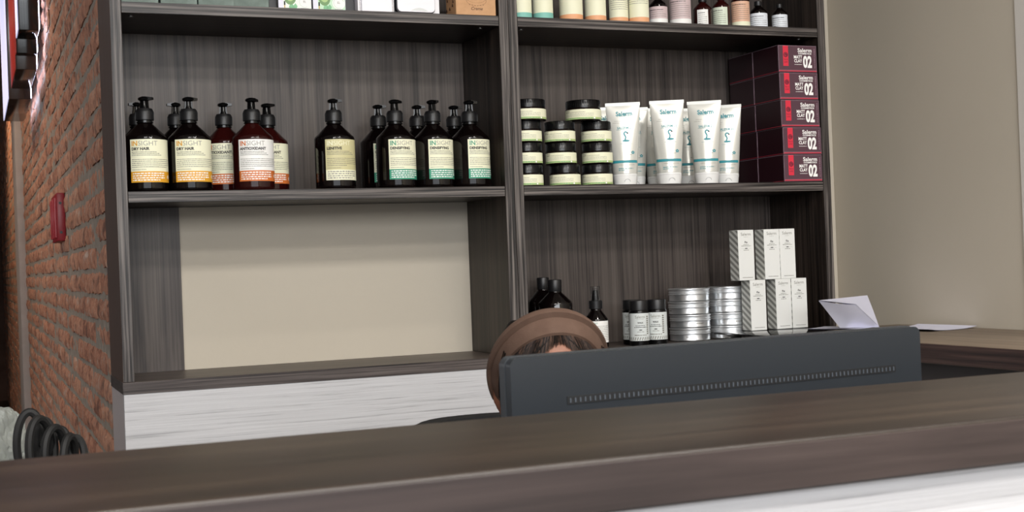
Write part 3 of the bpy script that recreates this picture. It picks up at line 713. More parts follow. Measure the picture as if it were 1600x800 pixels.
def leaf_box(label, bgc, name='leaf_carton'):
    t = thing(name, label, 'box'); W = .0785
    MB().bbox((-W/2, 0, 0), (W/2, .055, .17), LIL, .0008, 1, smooth=False).build('carton_body', t)
    d = Dec(); L = -W/2
    d.rect(L+.012, .001, -L-.001, .168, bgc, 1)
    d.disc(L+.028, .026, .014, GR1, 3, 24, .017); d.disc(L+.028, .029, .010, mat('green_c', (168, 196, 132), .5), 4, 24, .012); d.disc(L+.030, .075, .016, GR1, 3, 24, .02)
    for a, b, s_ in ((L+.030, .0, .012), (L+.039, .0, .011), (L+.060, .045, .014), (L+.045, .060, .012)):
        d.poly([(a-.005, b+.001), (a+.004, b+.001), (a+.006, b+s_*.6), (a+.001, b+s_*1.2), (a-.005, b+s_*.5)], GR2, 2)
    d.rect(L+.0135, .001, L+.016, .008, mat('tan_ink', (200, 160, 96), .5), 3); d.rect(L+.0130, .008, L+.0165, .017, INK, 3)
    d.disc(-L-.0165, .0165, .0155, WHITEL, 3, 30); d.ring(-L-.0165, .0165, .0125, .0005, GR2, 4, 30, .3, 5.2); d.text('EL', -L-.0165, .0150, .0072, GINK, 5); d.micro(-L-.026, .0015, -L-.007, .001, LINK, 4, 4)
    m_ = MB(); d.emit(m_, front_map(0), .00012); m_.build('printing', t)
    d = Dec(); d.rect(.001, .001, .054, .169, mat('charcoal_card', (48, 48, 50), .5), 1)
    v = -.05
    while v < .17:
        q = [(.001, max(.001, min(.169, v))), (.054, max(.001, min(.169, v+.053))), (.054, max(.001, min(.169, v+.0545))), (.001, max(.001, min(.169, v+.0015)))]
        d.poly(q, LINK, 2); v += .0048
    m_ = MB(); d.emit(m_, lambda u, v_, h: (-W/2-h, u, v_), .00015); m_.build('striped_side', t); return t
lb1 = leaf_box('white carton with green fruit and leaf print on the top shelf, left of the pair', mat('pale_green2', (232, 240, 228), .5)); lb1.location = (.7185, 3.012, ZT)
lb2 = leaf_box('white carton with brighter green leaf print on the top shelf, right of the pair', GR3); lb2.location = (.7995, 3.008, ZT)
dk = MB().bbox((0, 0, 0), (.022, .05, .16), mat('charcoal_card'), .0008, 1, smooth=False)
d = Dec(); d.micro(.003, .1, .019, .003, LINK, 1); d.micro(.003, .09, .019, .003, LINK, 2); d.emit(dk, front_map(0))
tag(dk.build('slim_box', None, (.6605, 3.03, ZT)), 'slim charcoal box between the sage cartons and the leaf carton', 'box')
dk = MB().bbox((0, 0, 0), (.0270, .05, .15), mat('charcoal_card'), .0008, 1, smooth=False); d = Dec(); d.rect(.004, .06, .023, .12, mat('slate_ink', (90, 90, 94), .5), 1); d.emit(dk, front_map(0))
tag(dk.build('slim_box', None, (.8410, 3.035, ZT)), 'slim black box between the leaf carton and the white tins', 'box')
def rounded(mb, x0, x1, z0, z1, y0, y1, r, mt, n=8):
    pts = []
    for cx, cz, a0 in ((x1-r, z0+r, -PI/2), (x1-r, z1-r, 0), (x0+r, z1-r, PI/2), (x0+r, z0+r, PI)):
        for i in range(n+1): a = a0+PI/2*i/n; pts.append((cx+r*math.cos(a), cz+r*math.sin(a)))
    N = len(pts); vs = [(x, y0, z) for x, z in pts]+[(x, y1, z) for x, z in pts]
    fs = [tuple(range(N)), tuple(range(2*N-1, N-1, -1))]+[(i, N+i, N+(i+1) % N, (i+1) % N) for i in range(N)]
    fs = [f for f in fs]; mb.add(vs, fs, mt, True); return mb
WT = mat('white_tin', (238, 234, 238), .3, spec=.6); SIL = mat('silver_edge', (150, 150, 155), .25, .9)
t = thing('white_tin', 'white rectangular tin with grey edges on the top shelf, left of the two', 'tin', (.8700, 3.010, ZT))
rounded(MB(), .003, .0905, 0, .16, .004, .05, .003, SIL).build('tin_body', t); rounded(MB(), .0095, .0840, .0003, .1585, .0, .004, .003, WT).build('lid', t)
rounded(MB(), 0, .0030, .0, .16, .002, .05, .001, WT).build('rim', t)
t = thing('white_tin', 'white tin with rounded corners and dark rim on the top shelf, right of the two', 'tin', (.9660, 3.008, ZT))
rounded(MB(), 0, .0990, .0015, .17, .008, .02, .0105, SIL).build('tin_body', t)
rounded(MB(), -.0005, .0975, .0003, .17, .003, .0078, .0115, mat('dark_rim', (50, 50, 58), .3)).build('rim', t)
m_ = rounded(MB(), .0015, .0960, .0030, .167, 0, .003, .010, WT); d = Dec(); d.poly([(.034+.045*i/14, .0055+.0075*math.sin(PI*i/14)) for i in range(15)], mat('pale_grey_ink', (214, 216, 214), .4), 1); d.emit(m_, front_map(0)); m_.build('lid', t)
t = MB().bbox((0, 0, 0), (.1135, .026, .15), mat('white_card_bright', (236, 234, 236), .5), .001, 1, smooth=False).build('backing_box', None, (.9680, 3.0295, ZT)); tag(t, 'plain white box standing right behind the rounded white tin', 'box')
KR = noisy('kraft_card', (196, 152, 112), 5, 60, .7); KRI = mat('brown_ink', (96, 64, 44), .6)
t = thing('kraft_box', 'brown kraft cardboard box with a line drawing of a jar on the top shelf', 'box', (1.1150, 3.004, ZT))
MB().bbox((0, 0, 0), (.1050, .07, .13), KR, .001, 1, smooth=False).build('carton_body', t)
d = Dec(); d.text('Creme', .054, .0125, .011, KRI, 1, shear=.3, bold=.0002)
for ry, z in ((.010, .040), (.012, .034), (.012, .027)): d.ring(.054, z+.008, .026, .0007, KRI, 1, 24, PI, 2*PI, ry)
d.ring(.054, .048, .026, .0007, KRI, 1, 28, 0, 2*PI, .007); d.rect(.0280, .034, .0287, .048, KRI, 1); d.rect(.0793, .034, .080, .048, KRI, 1)
for k in range(6): d.disc(.036+k*.0072, .0225+.003*abs(k-2.5)/2.5, .0011, KRI, 1, 6)
m_ = MB(); d.emit(m_, front_map(0)); m_.build('printing', t)
d = Dec()
for k in range(8): a = random.uniform(.01, .06); b = random.uniform(.01, .11); d.poly([(a, b), (a+.012, b+.002), (a+.008, b+.010), (a+.003, b+.006)], KRI, 1)
m_ = MB(); d.emit(m_, lambda u, v, h: (-h, u, v)); m_.build('side_print', t)

# ================================================================== TOP SHELF, RIGHT
PINK = mat('pink_label', (206, 184, 184), .5); PEACH = mat('peach_label', (224, 178, 150), .5); PALEG = mat('pale_sage_label', (214, 222, 202), .5); BWL = mat('bluewhite_label', (226, 230, 236), .5)
PEACHB = mat('peach_band', (232, 168, 122), .55); MINT = mat('mint_band', (128, 190, 176), .55)
def shelf_bottle(label, R, hb, lab, band, glass, bandh=.014, pump=False, wrap=75, rz=0):
    t = thing('pump_bottle' if pump else 'round_bottle', label, 'bottle')
    s = R/.048
    MB().lathe([(R*.86, 0), (R*.97, .0012), (R, .004), (R, hb), (R*.9, hb+.008*s), (R*.36, hb+.034*s), (R*.34, hb+.042*s)], glass, 44).build('bottle_body', t)
    z = hb+.037*s
    MB().lathe([(R*.42, z), (R*.43, z+.001), (R*.43, z+.022*s), (R*.34, z+.025*s)], BLK, 32).build('cap', t)
    d = Dec(); hw = R*math.radians(wrap); d.rect(-hw, .0035, hw, hb-.004, lab, 1, 26, 1)
    if band: d.rect(-hw, .0035, hw, .0035+bandh, band, 1.5, 26, 1)
    l = -hw*.75
    for k in range(10):
        zz = hb-.014-.0055*k
        if zz > .006+bandh*(1 if band else 0): d.micro(l, zz, -l*(.55 if k < 2 else 1), .0022 if k < 1 else .0014, INK if k < 1 else GINK, k+3)
    m_ = MB(); d.emit(m_, cyl_map(R, math.radians(rz))); m_.build('label', t); return t
row = [(815, 3.05, .0265, .12, CREAM, MINT, GLASSB, 'round bottle with mint-banded cream label, left end of the top shelf in the right unit', 0),
       (848.5, 3.05, .0262, .12, CREAM, MINT, GLASSB, 'round bottle with mint-banded cream label, second from the left on the top shelf', 0),
       (892.5, 3.05, .0305, .125, CREAM, PEACHB, GLASSB, 'round bottle with peach-banded cream label, first of the four peach-banded ones', 0),
       (930.5, 3.05, .0280, .125, CREAM, PEACHB, GLASSB, 'round bottle with peach-banded cream label, second of the four peach-banded ones', 0),
       (966, 3.06, .0260, .10, CREAM, PEACHB, GLASSR, 'round bottle with peach-banded cream label, third of the four peach-banded ones', 15),
       (998, 3.05, .0275, .115, CREAM, PEACHB, GLASSB, 'round bottle with peach-banded cream label, fourth of the four peach-banded ones', 0),
       (1028.5, 3.055, .0250, .052, PINK, WHITEL, GLASSB, 'short dark bottle with silvery pink label on the top shelf', 0),
       (1063, 3.05, .0290, .075, PINK, WHITEL, GLASSB, 'dark bottle with tall pink label and white lower band', 0),
       (1098, 3.06, .0250, .05, WHITEL, None, GLASSR, 'dark red bottle turned so only a sliver of white label shows', 0),
       (1127, 3.055, .0235, .058, PALEG, None, GLASSR, 'dark red bottle with pale sage label on the top shelf', -15),
       (1157, 3.05, .0250, .075, PEACH, CREAM, GLASSR, 'dark red bottle with peach label and cream lower band', 5),
       (1185, 3.05, .0245, .045, BWL, None, GLASSB, 'black bottle with bluish white label, left of the two at the shelf end', 0),
       (1218, 3.05, .0215, .044, BWL, None, GLASSB, 'black bottle with bluish white label, right end of the top shelf', 0)]
for px, Y, R, hb, lab, band, gl, lb, rr in row:
    p = atY(px, 25, Y); x = max(p.x, XM+.0258+R) if px < 820 else p.x
    t = shelf_bottle(lb, R, hb, lab, band, gl, {848.5: .0145}.get(px, .0125), wrap=(35 if px == 1098 else 60 if px in (1127,) else 78), rz=rr)
    t.location = (x, Y, ZT); t.rotation_euler = (0, 0, -math.atan2(x, Y)); t['group'] = 'bottles on the right unit top shelf'
# ================================================================== MONITOR
def monitor():
    a = Vector((.537, 1.32)); b = Vector((1.144, 1.386)); ang = math.atan2(b.y-a.y, b.x-a.x); W = (b-a).length; c = (a+b)/2
    t = thing('computer_monitor', 'large dark grey computer monitor seen from behind, with a long vent strip', 'monitor', (c.x, c.y, .7404), ang)
    zt = 1.1437-.7404; zb = zt-.365
    MG = mat('monitor_back', (46, 50, 55), .3, .3); MS = mat('monitor_side', (54, 57, 61), .4, .2)
    rounded(MB(), -W/2, W/2, zb, zt, 0, .012, .010, MG, 8).build('back_cover', t)
    rounded(MB(), -W/2-.001, W/2+.001, zb-.001, zt+.001, .0122, .024, .011, MS, 8).build('bezel', t)
    rounded(MB(), -W/2+.006, W/2-.006, zb+.006, zt-.006, .0242, .0250, .004, mat('screen_glass', (10, 10, 12), .1), 4).build('screen', t)
    # vent strip: dark slot crossed by slats
    x0 = -W/2+.0700; x1 = W/2-.0460; zv = zt-.0560; m_ = MB().box((x0, -.0008, zv), (x1, -.0001, zv+.0090), mat('vent_dark', (8, 10, 14), .6)); m_.build('vent_slot', t)
    m_ = MB(); n = 76
    for i in range(n): x = x0+.004+(x1-x0-.008)*i/(n-1); m_.box((x-.0008, -.0016, zv+.0018), (x+.0008, -.0009, zv+.0068), mat('vent_slat', (66, 72, 80), .6))
    tag(m_.build('vent_slats', t), None)
    MB().bbox((-.032, -.035, .012), (.032, -.0005, .22), MS, .006, 3).build('stand_neck', t)
    MB().bbox((-.12, -.10, 0), (.12, .08, .010), MS, .004, 3).build('stand_foot', t)
monitor()
# keyboard in front of the person
t = thing('keyboard', 'black keyboard hidden behind the counter under the hands', 'keyboard', (.80, 1.52, .7404), 0)
MB().bbox((-.21, -.065, 0), (.21, .065, .014), BLK, .004, 3).build('case', t)
m_ = MB()
for r in range(5):
    for k in range(15): m_.bbox((-.200+k*.0267, -.058+r*.0232, .0142), (-.200+k*.0267+.0235, -.058+r*.0232+.020, .019), PUMP, .002, 1)
m_.build('keys', t)

# ================================================================== PAPERS
PAP = mat('paper', (212, 212, 228), .7)
def sheet_fold():
    """a folded leaflet standing like an open card on its side"""
    def P(px, py, Y): return atY(px, py, Y)
    o = Vector((2.16, 2.86, 1.0310))
    mb = MB()
    def pane(q, mt=PAP, th=.0012, n=8, bow=.006):
        a, b, c, d_ = [Vector(v) for v in q]; nrm = (b-a).cross(d_-a).normalized(); vs = []; fs = []
        for s_ in (0, 1):
            for j in range(n+1):
                for i in range(n+1):
                    u, v = i/n, j/n; p_ = a*(1-u)*(1-v)+b*u*(1-v)+c*u*v+d_*(1-u)*v
                    vs.append(p_+nrm*(bow*math.sin(PI*u)*math.sin(PI*v*.5)+th*s_))
        N = (n+1)**2
        for j in range(n):
            for i in range(n):
                k = j*(n+1)+i; fs.append((k, k+1, k+n+2, k+n+1)); fs.append((N+k+n+1, N+k+n+2, N+k+1, N+k))
        mb.add(vs, fs, mt, True)
    # front leaf leans left, rear leaf rises behind it; both meet at the spine at the lower right
    A = P(1312, 512, 2.84); B = P(1374, 511, 2.86); C_ = P(1337, 476, 2.79); D__ = P(1279, 470, 2.79)
    A.z = max(A.z, 1.032); B.z = max(B.z, 1.032)
    pane((A, B, C_, D__))
    E_ = P(1355, 462, 2.99)
    pane((P(1279, 470, 2.794), P(1337, 476, 2.794), B+Vector((.002, .004, 0)), E_), bow=.001)
    return mb
o = sheet_fold().build('folded_leaflet'); tag(o, 'white folded leaflet standing half open on the side counter', 'leaflet')
def flat_sheet(name, label, x, y, w_, h_, rz, z, bend=.004, n=10):
    vs = []; fs = []
    for s_ in (0, 1):
        for j in range(n+1):
            for i in range(n+1):
                u, v = i/n, j/n; vs.append(((u-.5)*w_, (v-.5)*h_, bend*(abs(u-.5)*2)**3+.0006*s_))
    N = (n+1)**2
    for j in range(n):
        for i in range(n):
            k = j*(n+1)+i; fs.append((k+n+1, k+n+2, k+1, k)); fs.append((N+k, N+k+1, N+k+n+2, N+k+n+1))
    o_ = MB().add(vs, fs, PAP, True).build(name, None, (x, y, z), (0, 0, rz)); return tag(o_, label, 'paper')
flat_sheet('paper_sheet', 'white paper sheet lying under the folded leaflet', 2.135, 2.90, .105, .15, .5, 1.0368, .0006)
flat_sheet('paper_sheet', 'white paper sheet with lifted corners lying on the side counter against the right wall', 2.30, 2.77, .17, .20, .12, 1.0306, .005)

# ================================================================== OFFICE CHAIR
def office_chair():
    t = thing('office_chair', 'black office chair behind the counter, only the top of its back showing', 'chair', (.845, 2.075, 0), .05)
    CF = noisy('black_mesh_fabric', (24, 24, 26), 4, 80, .75)
    n = 14; vs = []; fs = []
    def outline(z):      # half width of the back by height
        k = (z-.55)/.446; return .235*min(1, (1-max(0, k-.72)**2*6.5))*(1-.12*(1-k))
    rows_ = [.55+.420*i/20 for i in range(21)]
    for s_ in (0, 1):
        for z in rows_:
            hw = max(.06, outline(z)) if z < .969 else .14
            for i in range(n+1):
                u = (i/n-.5)*2; vs.append((u*hw, .10-.03*(1-u*u)*-1-.03+.045*s_*(1-abs(u)**6*.7)+.05*((z-.55)/.446), z-.012*abs(u)**4))
    N = 21*(n+1)
    for j in range(20):
        for i in range(n): k = j*(n+1)+i; fs.append((k, k+1, k+n+2, k+n+1)); fs.append((N+k+n+1, N+k+n+2, N+k+1, N+k))
    for j in range(20):
        k = j*(n+1); fs.append((k, k+n+1, N+k+n+1, N+k)); k += n; fs.append((k+n+1, k, N+k, N+k+n+1))
    for i in range(n): fs.append((i+1, i, N+i, N+i+1)); k = 20*(n+1)+i; fs.append((k, k+1, N+k+1, N+k))
    MB().add(vs, fs, CF, True).build('backrest', t)
    MB().bbox((-.24, -.38, .41), (.24, .10, .482), CF, .03, 4).build('seat', t)
    MB().tube([(0, .12, .64), (0, .20, .60), (0, .20, .44), (0, .05, .415)], .018, BLK).build('back_bracket', t)
    MB().lathe([(.028, .10), (.028, .30), (.018, .301), (.018, .43)], BLK, 20, cy=-.16).build('gas_column', t)
    for k in range(5):
        a = 2*PI*k/5+.3; lg = MB().tube([(0, -.16, .11), (.29*math.cos(a), -.16+.29*math.sin(a), .075)], lambda s_: .02-.006*s_, BLK).build('leg', t)
        MB().lathe([(.022, -.013), (.026, -.009), (.026, .009), (.022, .013)], BLK, 20, M=Matrix.Translation((.29*math.cos(a), -.16+.29*math.sin(a), .0275)) @ Matrix.Rotation(PI/2, 4, 'X')).build('caster', lg)
    for sx in (-1, 1): MB().tube([(sx*.22, -.10, .46), (sx*.27, -.12, .48), (sx*.275, -.14, .66), (sx*.275, -.30, .67)], .013, BLK).build('armrest', t)
office_chair()

# ================================================================== PERSON
SKIN = noisy('skin', (124, 80, 60), 8, 25, .5, .08, 300, .4); HAIR = None
def hair_mat():
    mt = mat('dark_hair', (24, 18, 16), .65, spec=.18); nt = mt.node_tree; b = nt.nodes['Principled BSDF']
    n = nd(nt, 'ShaderNodeTexNoise'); n.inputs['Scale'].default_value = 1; n.inputs['Detail'].default_value = 3
    nt.links.new(texco(nt, (400, 30, 30)).outputs[0], n.inputs['Vector'])
    r = ramp(nt, n.outputs['Fac'], [(.35, (8, 6, 5)), (.65, (24, 17, 14))]); nt.links.new(r.outputs[0], b.inputs['Base Color'])
    bp = nd(nt, 'ShaderNodeBump'); bp.inputs['Strength'].default_value = .5; bp.inputs['Distance'].default_value = .002
    nt.links.new(n.outputs['Fac'], bp.inputs['Height']); nt.links.new(bp.outputs[0], b.inputs['Normal']); return mt
HAIR = hair_mat()
HAIRS = mat('hair_strand', (40, 29, 25), .6, spec=.2); HAIRG = mat('hair_strand_light', (84, 62, 50), .6, spec=.2)
def limb(mb, pts, rads, mt, M=None, seg=7, n=20):
    """one closed tapering limb through the joints, rounded at both ends"""
    P = [Vector(p_) for p_ in pts]; pp = []; rr = []
    for i in range(len(P)-1):
        a, b = P[i], P[i+1]; p0 = P[i-1] if i else a*2-b; p3 = P[i+2] if i+2 < len(P) else b*2-a
        for k in range(seg):
            u = k/seg; pp.append(.5*((2*a)+(b-p0)*u+(2*p0-5*a+4*b-p3)*u*u+(3*a-p0-3*b+p3)*u**3)); w_ = u*u*(3-2*u); rr.append(rads[i]*(1-w_)+rads[i+1]*w_)
    pp.append(P[-1]); rr.append(rads[-1])
    d0 = (pp[0]-pp[1]).normalized(); d1 = (pp[-1]-pp[-2]).normalized()
    for q in (.35, .7, .93): pp.insert(0, P[0]+d0*rads[0]*q); rr.insert(0, rads[0]*math.sqrt(1-q*q)); pp.append(P[-1]+d1*rads[-1]*q); rr.append(rads[-1]*math.sqrt(1-q*q))
    N_ = len(pp)-1; mb.tube(pp, lambda u: rr[int(round(u*N_))], mt, n, M)
def torso(mb, secs, mt, M=None, n=36, seg=5):
    """closed trunk lofted through (x, y, z, half width, half depth) sections"""
    rows_ = []
    for i in range(len(secs)-1):
        for k in range(seg):
            u = k/seg; w_ = u*u*(3-2*u); rows_.append([secs[i][c]*(1-(w_ if c > 2 else u))+secs[i+1][c]*(w_ if c > 2 else u) for c in range(5)])
    rows_.append(list(secs[-1])); vs = []; fs = []
    for x, y, z, rx, ry in rows_:
        for k in range(n): q = 2*PI*k/n; vs.append((x+rx*math.copysign(abs(math.cos(q))**.85, math.cos(q)), y+ry*math.sin(q), z))
    for j in range(len(rows_)-1):
        for k in range(n): l = (k+1) % n; fs.append((j*n+k, j*n+l, (j+1)*n+l, (j+1)*n+k))
    fs.append(tuple(range(n))[::-1]); fs.append(tuple((len(rows_)-1)*n+k for k in range(n))); mb.add(vs, fs, mt, True, M)
def fuse(o, voxel, smooth=3):
    """weld the overlapping closed volumes of one mesh into a single continuous surface"""
    rm = o.modifiers.new('merge', 'REMESH'); rm.mode = 'VOXEL'; rm.voxel_size = voxel; rm.use_smooth_shade = True
    if smooth: sm = o.modifiers.new('smooth', 'SMOOTH'); sm.factor = .5; sm.iterations = smooth
    bpy.context.view_layer.update()
    nm = bpy.data.meshes.new_from_object(o.evaluated_get(bpy.context.evaluated_depsgraph_get())); mt = o.data.materials[0]
    o.modifiers.clear(); o.data = nm; nm.materials.clear(); nm.materials.append(mt)
    nm.polygons.foreach_set('use_smooth', [True]*len(nm.polygons)); nm.polygons.foreach_set('material_index', [0]*len(nm.polygons)); return o
HC = Vector((.807, 1.825, 1.069))      # middle of the head, between the ears
def head_frame():
    return Matrix.Translation(HC) @ Matrix.Rotation(math.radians(-13), 4, 'Z') @ Matrix.Rotation(math.radians(24), 4, 'X')
def head_pt(th, ph, grow=0):
    """th from crown (0) to chin (pi), ph = 0 at the face (-y)"""
    x = math.sin(th)*math.sin(ph); y = -math.sin(th)*math.cos(ph); z = math.cos(th)
    rx, ry, rz = .0745, .093, .100 if z > 0 else .118
    f = max(0, -y); low = max(0, -z)
    px, py, pz = x*rx, y*ry, z*rz
    px *= 1-.34*low**1.6; py = py*(1-.10*low) if y < 0 else py*(1-.38*low**1.2)
    if f > .3 and abs(x) < .6:
        py -= .020*math.exp(-((x/.16)**2))*math.exp(-((z+.22)/.13)**2)      # nose
        py -= .006*math.exp(-((x/.10)**2))*math.exp(-((z-.02)/.12)**2)
        py += .009*(math.exp(-(((abs(x)-.34)/.15)**2)))*math.exp(-((z-.03)/.09)**2)      # eye sockets
        py -= .005*math.exp(-((x/.24)**2))*math.exp(-((z+.50)/.05)**2) + .005*math.exp(-((x/.22)**2))*math.exp(-((z+.60)/.05)**2)      # lips
        py -= .008*math.exp(-((x/.22)**2))*math.exp(-((z+.86)/.10)**2)      # chin
        py -= .004*math.exp(-(((z-.18)/.07)**2))
    v = Vector((px, py, pz)); return v*(1+grow/.09) if grow else v
def build_person():
    t = thing('person', 'person seated behind the monitor with dark pulled-back hair and a brown padded headband, head bowed', 'person', (.83, 1.92, 0))
    inv = Matrix.Translation((-.83, -1.92, 0)); HM = inv @ head_frame()
    # ---- body: trunk, neck, arms with hands on the keyboard, legs
    mb = MB()
    torso(mb, [(.83, 1.955, .50, .165, .110), (.83, 1.955, .58, .165, .115), (.83, 1.950, .68, .132, .095), (.826, 1.935, .80, .150, .105), (.822, 1.92, .875, .150, .085), (.818, 1.91, .925, .085, .060), (.814, 1.90, .945, .055, .052)], SKIN, inv)
    limb(mb, [(.818, 1.915, .90), (.813, 1.895, .965), (.809, 1.862, 1.03)], [.058, .050, .048], SKIN, inv)
    arms = {}
    for sx in (-1, 1):
        A = [(.822+sx*.155, 1.92, .865), (.83+sx*.205, 1.845, .715), (.82+sx*.150, 1.70, .762), (.80+sx*.100, 1.600, .788)]
        arms[sx] = A; limb(mb, A[:2], [.050, .040], SKIN, inv); limb(mb, A[1:], [.039, .033, .023], SKIN, inv)
        w_ = Vector(A[3]); pm = Vector((.80+sx*.090, 1.545, .790))
        mb.bbox((pm.x-.040, pm.y-.035, pm.z-.013), (pm.x+.040, pm.y+.040, pm.z+.013), SKIN, .012, 4, inv); limb(mb, [w_, pm+Vector((0, .02, 0))], [.023, .020], SKIN, inv)
        for k in range(4):      # four bent fingers of unequal length
            fx = (-.030+.020*k)*1.0; L = (.80, .95, 1.0, .88)[k] if sx > 0 else (.88, 1.0, .95, .80)[k]
            a_ = pm+Vector((fx*.95, -.022, .002)); b_ = a_+Vector((fx*.08, -.034*L, .010)); c_ = b_+Vector((0, -.026*L, -.012)); e_ = c_+Vector((0, -.012*L, -.016))
            limb(mb, [a_, b_, c_, e_], [.0092, .0088, .0080, .0068], SKIN, inv, 4, 12)
        t_ = -sx; a_ = pm+Vector((t_*.034, .018, -.003)); b_ = a_+Vector((t_*.022, -.024, -.003)); c_ = b_+Vector((t_*.006, -.024, -.006))
        limb(mb, [a_, b_, c_], [.0115, .0100, .0082], SKIN, inv, 4, 12)
        K_ = [(.83+sx*.085, 1.93, .57), (.83+sx*.11, 1.58, .545), (.83+sx*.11, 1.64, .10)]
        limb(mb, K_[:2], [.080, .056], SKIN, inv); limb(mb, K_[1:], [.054, .036], SKIN, inv); limb(mb, [(.83+sx*.11, 1.65, .055), (.83+sx*.118, 1.53, .035)], [.042, .030], SKIN, inv)
    off = Vector((.83, 1.92, 0))
    # head
    nt_, np_ = 48, 72; hv = []; hf = []
    for i in range(nt_+1):
        for j in range(np_): hv.append(head_pt(PI*min(max(i/nt_, .004), .996), 2*PI*j/np_))
    for i in range(nt_):
        for j in range(np_): k = (j+1) % np_; hf.append((i*np_+j, i*np_+k, (i+1)*np_+k, (i+1)*np_+j)[::-1])
    hf.append(tuple(range(np_))); hf.append(tuple(nt_*np_+j for j in range(np_))[::-1])
    mb.add(hv, hf, SKIN, True, HM)
    for sx in (-1, 1):      # ears
        pts = [Vector((sx*(.067+.013*math.sin(PI*q/10)), .002+.014*math.sin(PI*q/10)*1.1, .004-.066*q/10)) for q in range(11)]
        mb.tube(pts, .0065, SKIN, 8, HM); mb.bbox((min(sx*.062, sx*.075), -.002, -.056), (max(sx*.062, sx*.075), .014, .000), SKIN, .004, 2, HM)
    fuse(mb.build('body', t), .0042, 2)
    # eyes and mouth, part of the face
    m_ = MB()
    for sx in (-1, 1):
        e = Matrix.Translation((sx*.0285, -.0790, .003)); m_.lathe([(.0005, -.0045), (.0085, -.0025), (.0125, 0), (.0085, .0025), (.0005, .0045)], SKIN, 20, HM @ e @ Matrix.Rotation(PI/2, 4, 'X')); m_.tube([HM @ Vector((sx*.0285+(q-5)*.0021, -.0842+.0007*abs(q-5), -.0055+.00016*(q-5)**2)) for q in range(11)], .0011, HAIR, 6)
    m_.build('eyes', t)
    m_ = MB()
    for sx in (-1, 1): m_.tube([HM @ Vector((sx*(.012+.03*q/6), -.0955+.010*(q/6)**2, .024+.005*math.sin(PI*q/6))) for q in range(7)], .0026, HAIR, 6)
    m_.build('eyebrows', t)
    # ---- clothes
    SH = noisy('black_shirt', (22, 22, 25), 4, 40, .85, .2, 60); m_ = MB()
    torso(m_, [(.83, 1.955, .50, .178, .123), (.83, 1.955, .58, .176, .126), (.83, 1.950, .68, .146, .108), (.826, 1.935, .80, .163, .117), (.822, 1.92, .875, .161, .097), (.818, 1.91, .922, .098, .072), (.815, 1.905, .940, .068, .062)], SH, inv)
    for sx in (-1, 1): A = arms[sx]; limb(m_, A[:2], [.061, .051], SH, inv); limb(m_, A[1:3], [.050, .042], SH, inv)
    fuse(m_.build('shirt', t), .006, 3)
    TRM = noisy('dark_trousers', (32, 34, 42), 4, 40, .85); m_ = MB()
    torso(m_, [(.83, 1.955, .492, .172, .120), (.83, 1.955, .56, .182, .128)], TRM, inv)
    for sx in (-1, 1):
        K_ = [(.83+sx*.085, 1.93, .572), (.83+sx*.11, 1.58, .547), (.83+sx*.11, 1.635, .14)]; limb(m_, K_[:2], [.088, .066], TRM, inv); limb(m_, K_[1:], [.065, .055], TRM, inv)
    fuse(m_.build('trousers', t), .007, 3)
    for sx in (-1, 1):
        m_ = MB(); limb(m_, [(.83+sx*.11, 1.665, .050), (.83+sx*.118, 1.520, .040)], [.049, .038], BLK, inv); o_ = m_.build('shoe', t)
        for v in o_.data.vertices: v.co.z = max(v.co.z, .002)
    # ---- hair cap, swept back from the hairline, plus a knot behind
    def hairline(ph): 
        c = math.cos(ph); return min(2.0, .53+(1-c)*1.9)
    vs, fs = [], []; n1, n2 = 26, 72
    for i in range(n1+1):
        for j in range(n2):
            ph = 2*PI*j/n2; th = max(.01, (hairline(ph)-.11)*i/n1); g = .0035-(.0025 if i == n1 else 0)
            vs.append(head_pt(th, ph, g))
    for i in range(n1):
        for j in range(n2): k = (j+1) % n2; fs.append((i*n2+j, i*n2+k, (i+1)*n2+k, (i+1)*n2+j)[::-1])
    m_ = MB().add(vs, fs, HAIR, True, HM)
    kn = []; kf = []
    for i in range(13):
        for j in range(20):
            a, b = PI*i/12, 2*PI*j/20; r = .027*(1+.06*math.sin(5*b+3*a)); kn.append((-.040+r*math.sin(a)*math.cos(b), .046+r*.85*math.sin(a)*math.sin(b), .052+r*.9*math.cos(a)))
    for i in range(12):
        for j in range(20): k = (j+1) % 20; kf.append((i*20+j, (i+1)*20+j, (i+1)*20+k, i*20+k))
    m_.add(kn, kf, HAIR, True, HM); rd = random.Random(5)
    for s_ in range(1700):      # combed strands from the hairline back over the crown
        ph = rd.uniform(-1.15, 1.15); th0 = hairline(ph)+rd.uniform(-.14, .10)*rd.random(); pts = []; wob = rd.uniform(-.05, .05)
        for q_ in range(8):
            u = q_/7; th = th0*(1-u*.92); g = .0008+.0034*min(1, u*2.2)+rd.uniform(0, .0006)
            pts.append(HM @ head_pt(max(.02, th), ph+wob*u, g))
        m_.tube(pts, lambda v_: .00022+.0002*v_, HAIRG if rd.random() < .14 else (HAIRS if rd.random() < .5 else HAIR), 4)
    for sx in (-1, 1):      # side hair in front of the ears
        for s_ in range(60):
            z0 = rd.uniform(.02, .06); y0 = rd.uniform(-.045, .02); pts = [HM @ Vector((sx*(.074+.004*math.sin(PI*q_/6)+rd.uniform(0, .001)), y0+.012*q_/6, z0-(.060+.02*rd.random())*q_/6)) for q_ in range(7)]
            m_.tube(pts, .0009, HAIR, 4)
    m_.build('hair', t)
    # ---- padded headband with a raised front roll and a ridge
    HB = noisy('brown_headband_fabric', (84, 64, 53), 4, 50, .8, .15, 400)
    prof = [(-.029, .0010), (-.0285, .0050), (-.0230, .0074), (-.012, .0084), (-.003, .0084), (-.0005, .0042), (.0035, .0046), (.0050, .0128), (.0120, .0142), (.0200, .0124), (.0265, .0070), (.0275, .0010)]
    vs, fs = [], []; na = 72; P_ = len(prof)
